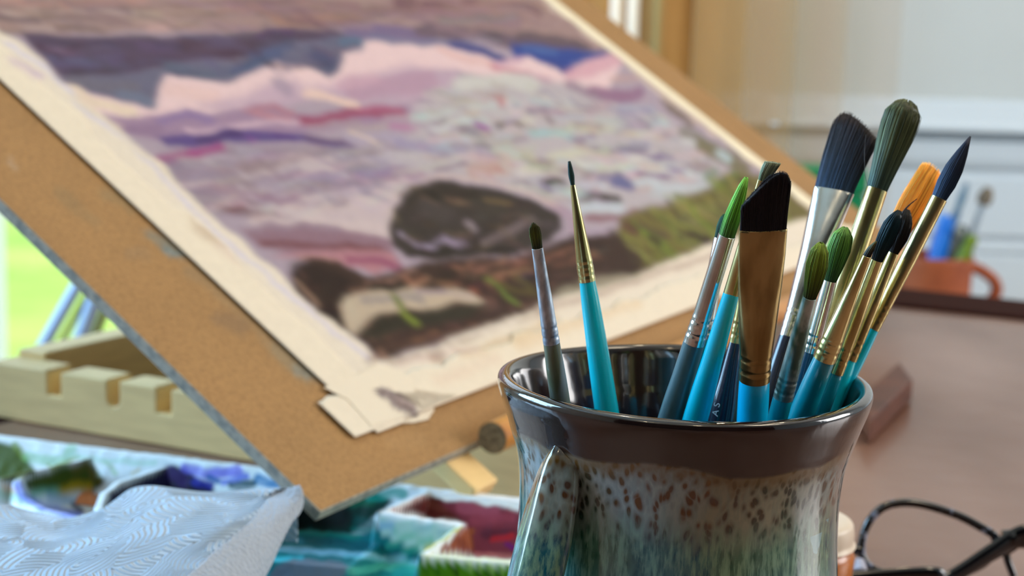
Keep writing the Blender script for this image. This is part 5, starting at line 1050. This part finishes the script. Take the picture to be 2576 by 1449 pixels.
# the lens plane leans back a little, its lower rim on the desk
pb = at(2300, 1460, .003); gn = nrm(np.array([.05, -1, .25]))
def gp(x, y, off=0.): d = ray(x, y); return CAM+d*(((pb-CAM)@gn)/(d@gn))+gn*off
L1 = np.array([gp(*q) for q in loop])
def ringtube(P, ra, rb, name, m_, parent):
    Q = smooth_path(list(P)+[P[0]], 6)[:-1]; k = len(Q); c = Q.mean(0); rings = []; th = np.linspace(0, 2*math.pi, 14, endpoint=False)
    for i in range(k):
        t = nrm(Q[(i+1) % k]-Q[i-1]); a = nrm(np.cross(t, gn)); rings.append(Q[i]+np.outer(np.cos(th)*ra, a)+np.outer(np.sin(th)*rb, gn))
    v = np.vstack(rings); f = []
    for j in range(k):
        for i in range(14): f.append((j*14+i, j*14+(i+1) % 14, ((j+1) % k)*14+(i+1) % 14, ((j+1) % k)*14+i))
    o = mesh(name, v, f, m_, parent)
    return o, Q
o, Q = ringtube(L1, .0016, .0018, 'rim', m_tort, gl)
def lens(Q, par):
    n = len(Q); c = Q.mean(0); v = np.vstack([Q-gn*.0006, Q+gn*.0006]); f = [tuple(range(n)), tuple(range(n, 2*n))[::-1]]
    for i in range(n): f.append((i, (i+1) % n, (i+1) % n+n, i+n))
    mesh('lens', v, f, m_lens, par, smooth=False)
lens(Q, o)
xd = nrm(gp(2166, 1392)-gp(2502, 1350)); cen = L1.mean(0); shift = xd*.064
mir = [cen+shift+(q-cen)-2*((q-cen)@xd)*xd for q in L1]
o2, Q2 = ringtube(mir[::-1], .0016, .0018, 'rim', m_tort, gl); lens(Q2, o2)
b = MB(); p, q = gp(2166, 1385), cen+shift+((gp(2166, 1385)-cen)-2*((gp(2166, 1385)-cen)@xd)*xd); sweep(b, smooth_path([p, (p+q)/2+np.array([0, 0, .002]), q]), .002); b.build('bridge', m_tort, gl)
b = MB(); p = gp(2158, 1405, .003); sweep(b, [p, p+np.array([-.0005, -.002, -.003]), p+np.array([.001, -.003, -.006])], [.0015, .0028, .0012]); b.build('nose_pad', mat('clear_silicone', (196, 196, 216), .2), gl)
# arm folded across in front of the lens
A_ = gp(2545, 1352, .004); Bq = gp(2361, 1450, .009); dA = nrm(Bq-A_)
pts = smooth_path([A_-dA*.004+np.array([.004, 0, -.001]), A_, A_+dA*.012, Bq, Bq+dA*.01+np.array([0, 0, .0065]), np.array([Bq[0]-.055, Bq[1]-.002, T+.0042]), np.array([Bq[0]-.085, Bq[1]-.001, T+.0036])], 6)
pts[:, 2] = np.maximum(pts[:, 2], T+.0036)
b = MB(); k = len(pts); sweep(b, pts, np.interp(np.linspace(0, 1, k), [0, .1, .3, .7, 1], [.0016, .0018, .0018, .0015, .0018]), np.interp(np.linspace(0, 1, k), [0, .08, .2, .5, 1], [.003, .0048, .0040, .0028, .0034]), upv=(0, 0, 1)); b.build('arm', m_blk, gl)
b = MB(); A2 = gp(2512, 1352, .003); sweep(b, [A2, A2+(A_-A2)*.9], [.003, .0034]); hg = b.build('end_piece', m_blk, gl)
b = MB(); p = gp(2527, 1395, .002); q = gp(2545, 1450, .002); q[2] = max(q[2], T+.0015); sweep(b, smooth_path([A_+np.array([0, 0, -.003]), p, q]), .0014); b.build('arm', m_blk, gl)
# brown wooden block
m_block = mat('brown_wood_block', (98, 52, 34), .45, noise=((30, 30, 150), (74, 36, 22), .4, .65))
q0 = at(2292, 1012, 0); q1 = at(2215, 905, 0); q2 = at(2140, 1170, 0)
bk = MB(); e_a = (q1-q0)*.9; e_b = (q2-q0)
addbox(bk, q0+Z*.0005, e_a*.45, nrm(e_b)*.11, Z*.013)
tag(bk.build('wood_block', m_block, smooth=False, bevel=.0015), 'dark brown wooden block lying on the desk just behind the mug', 'block')
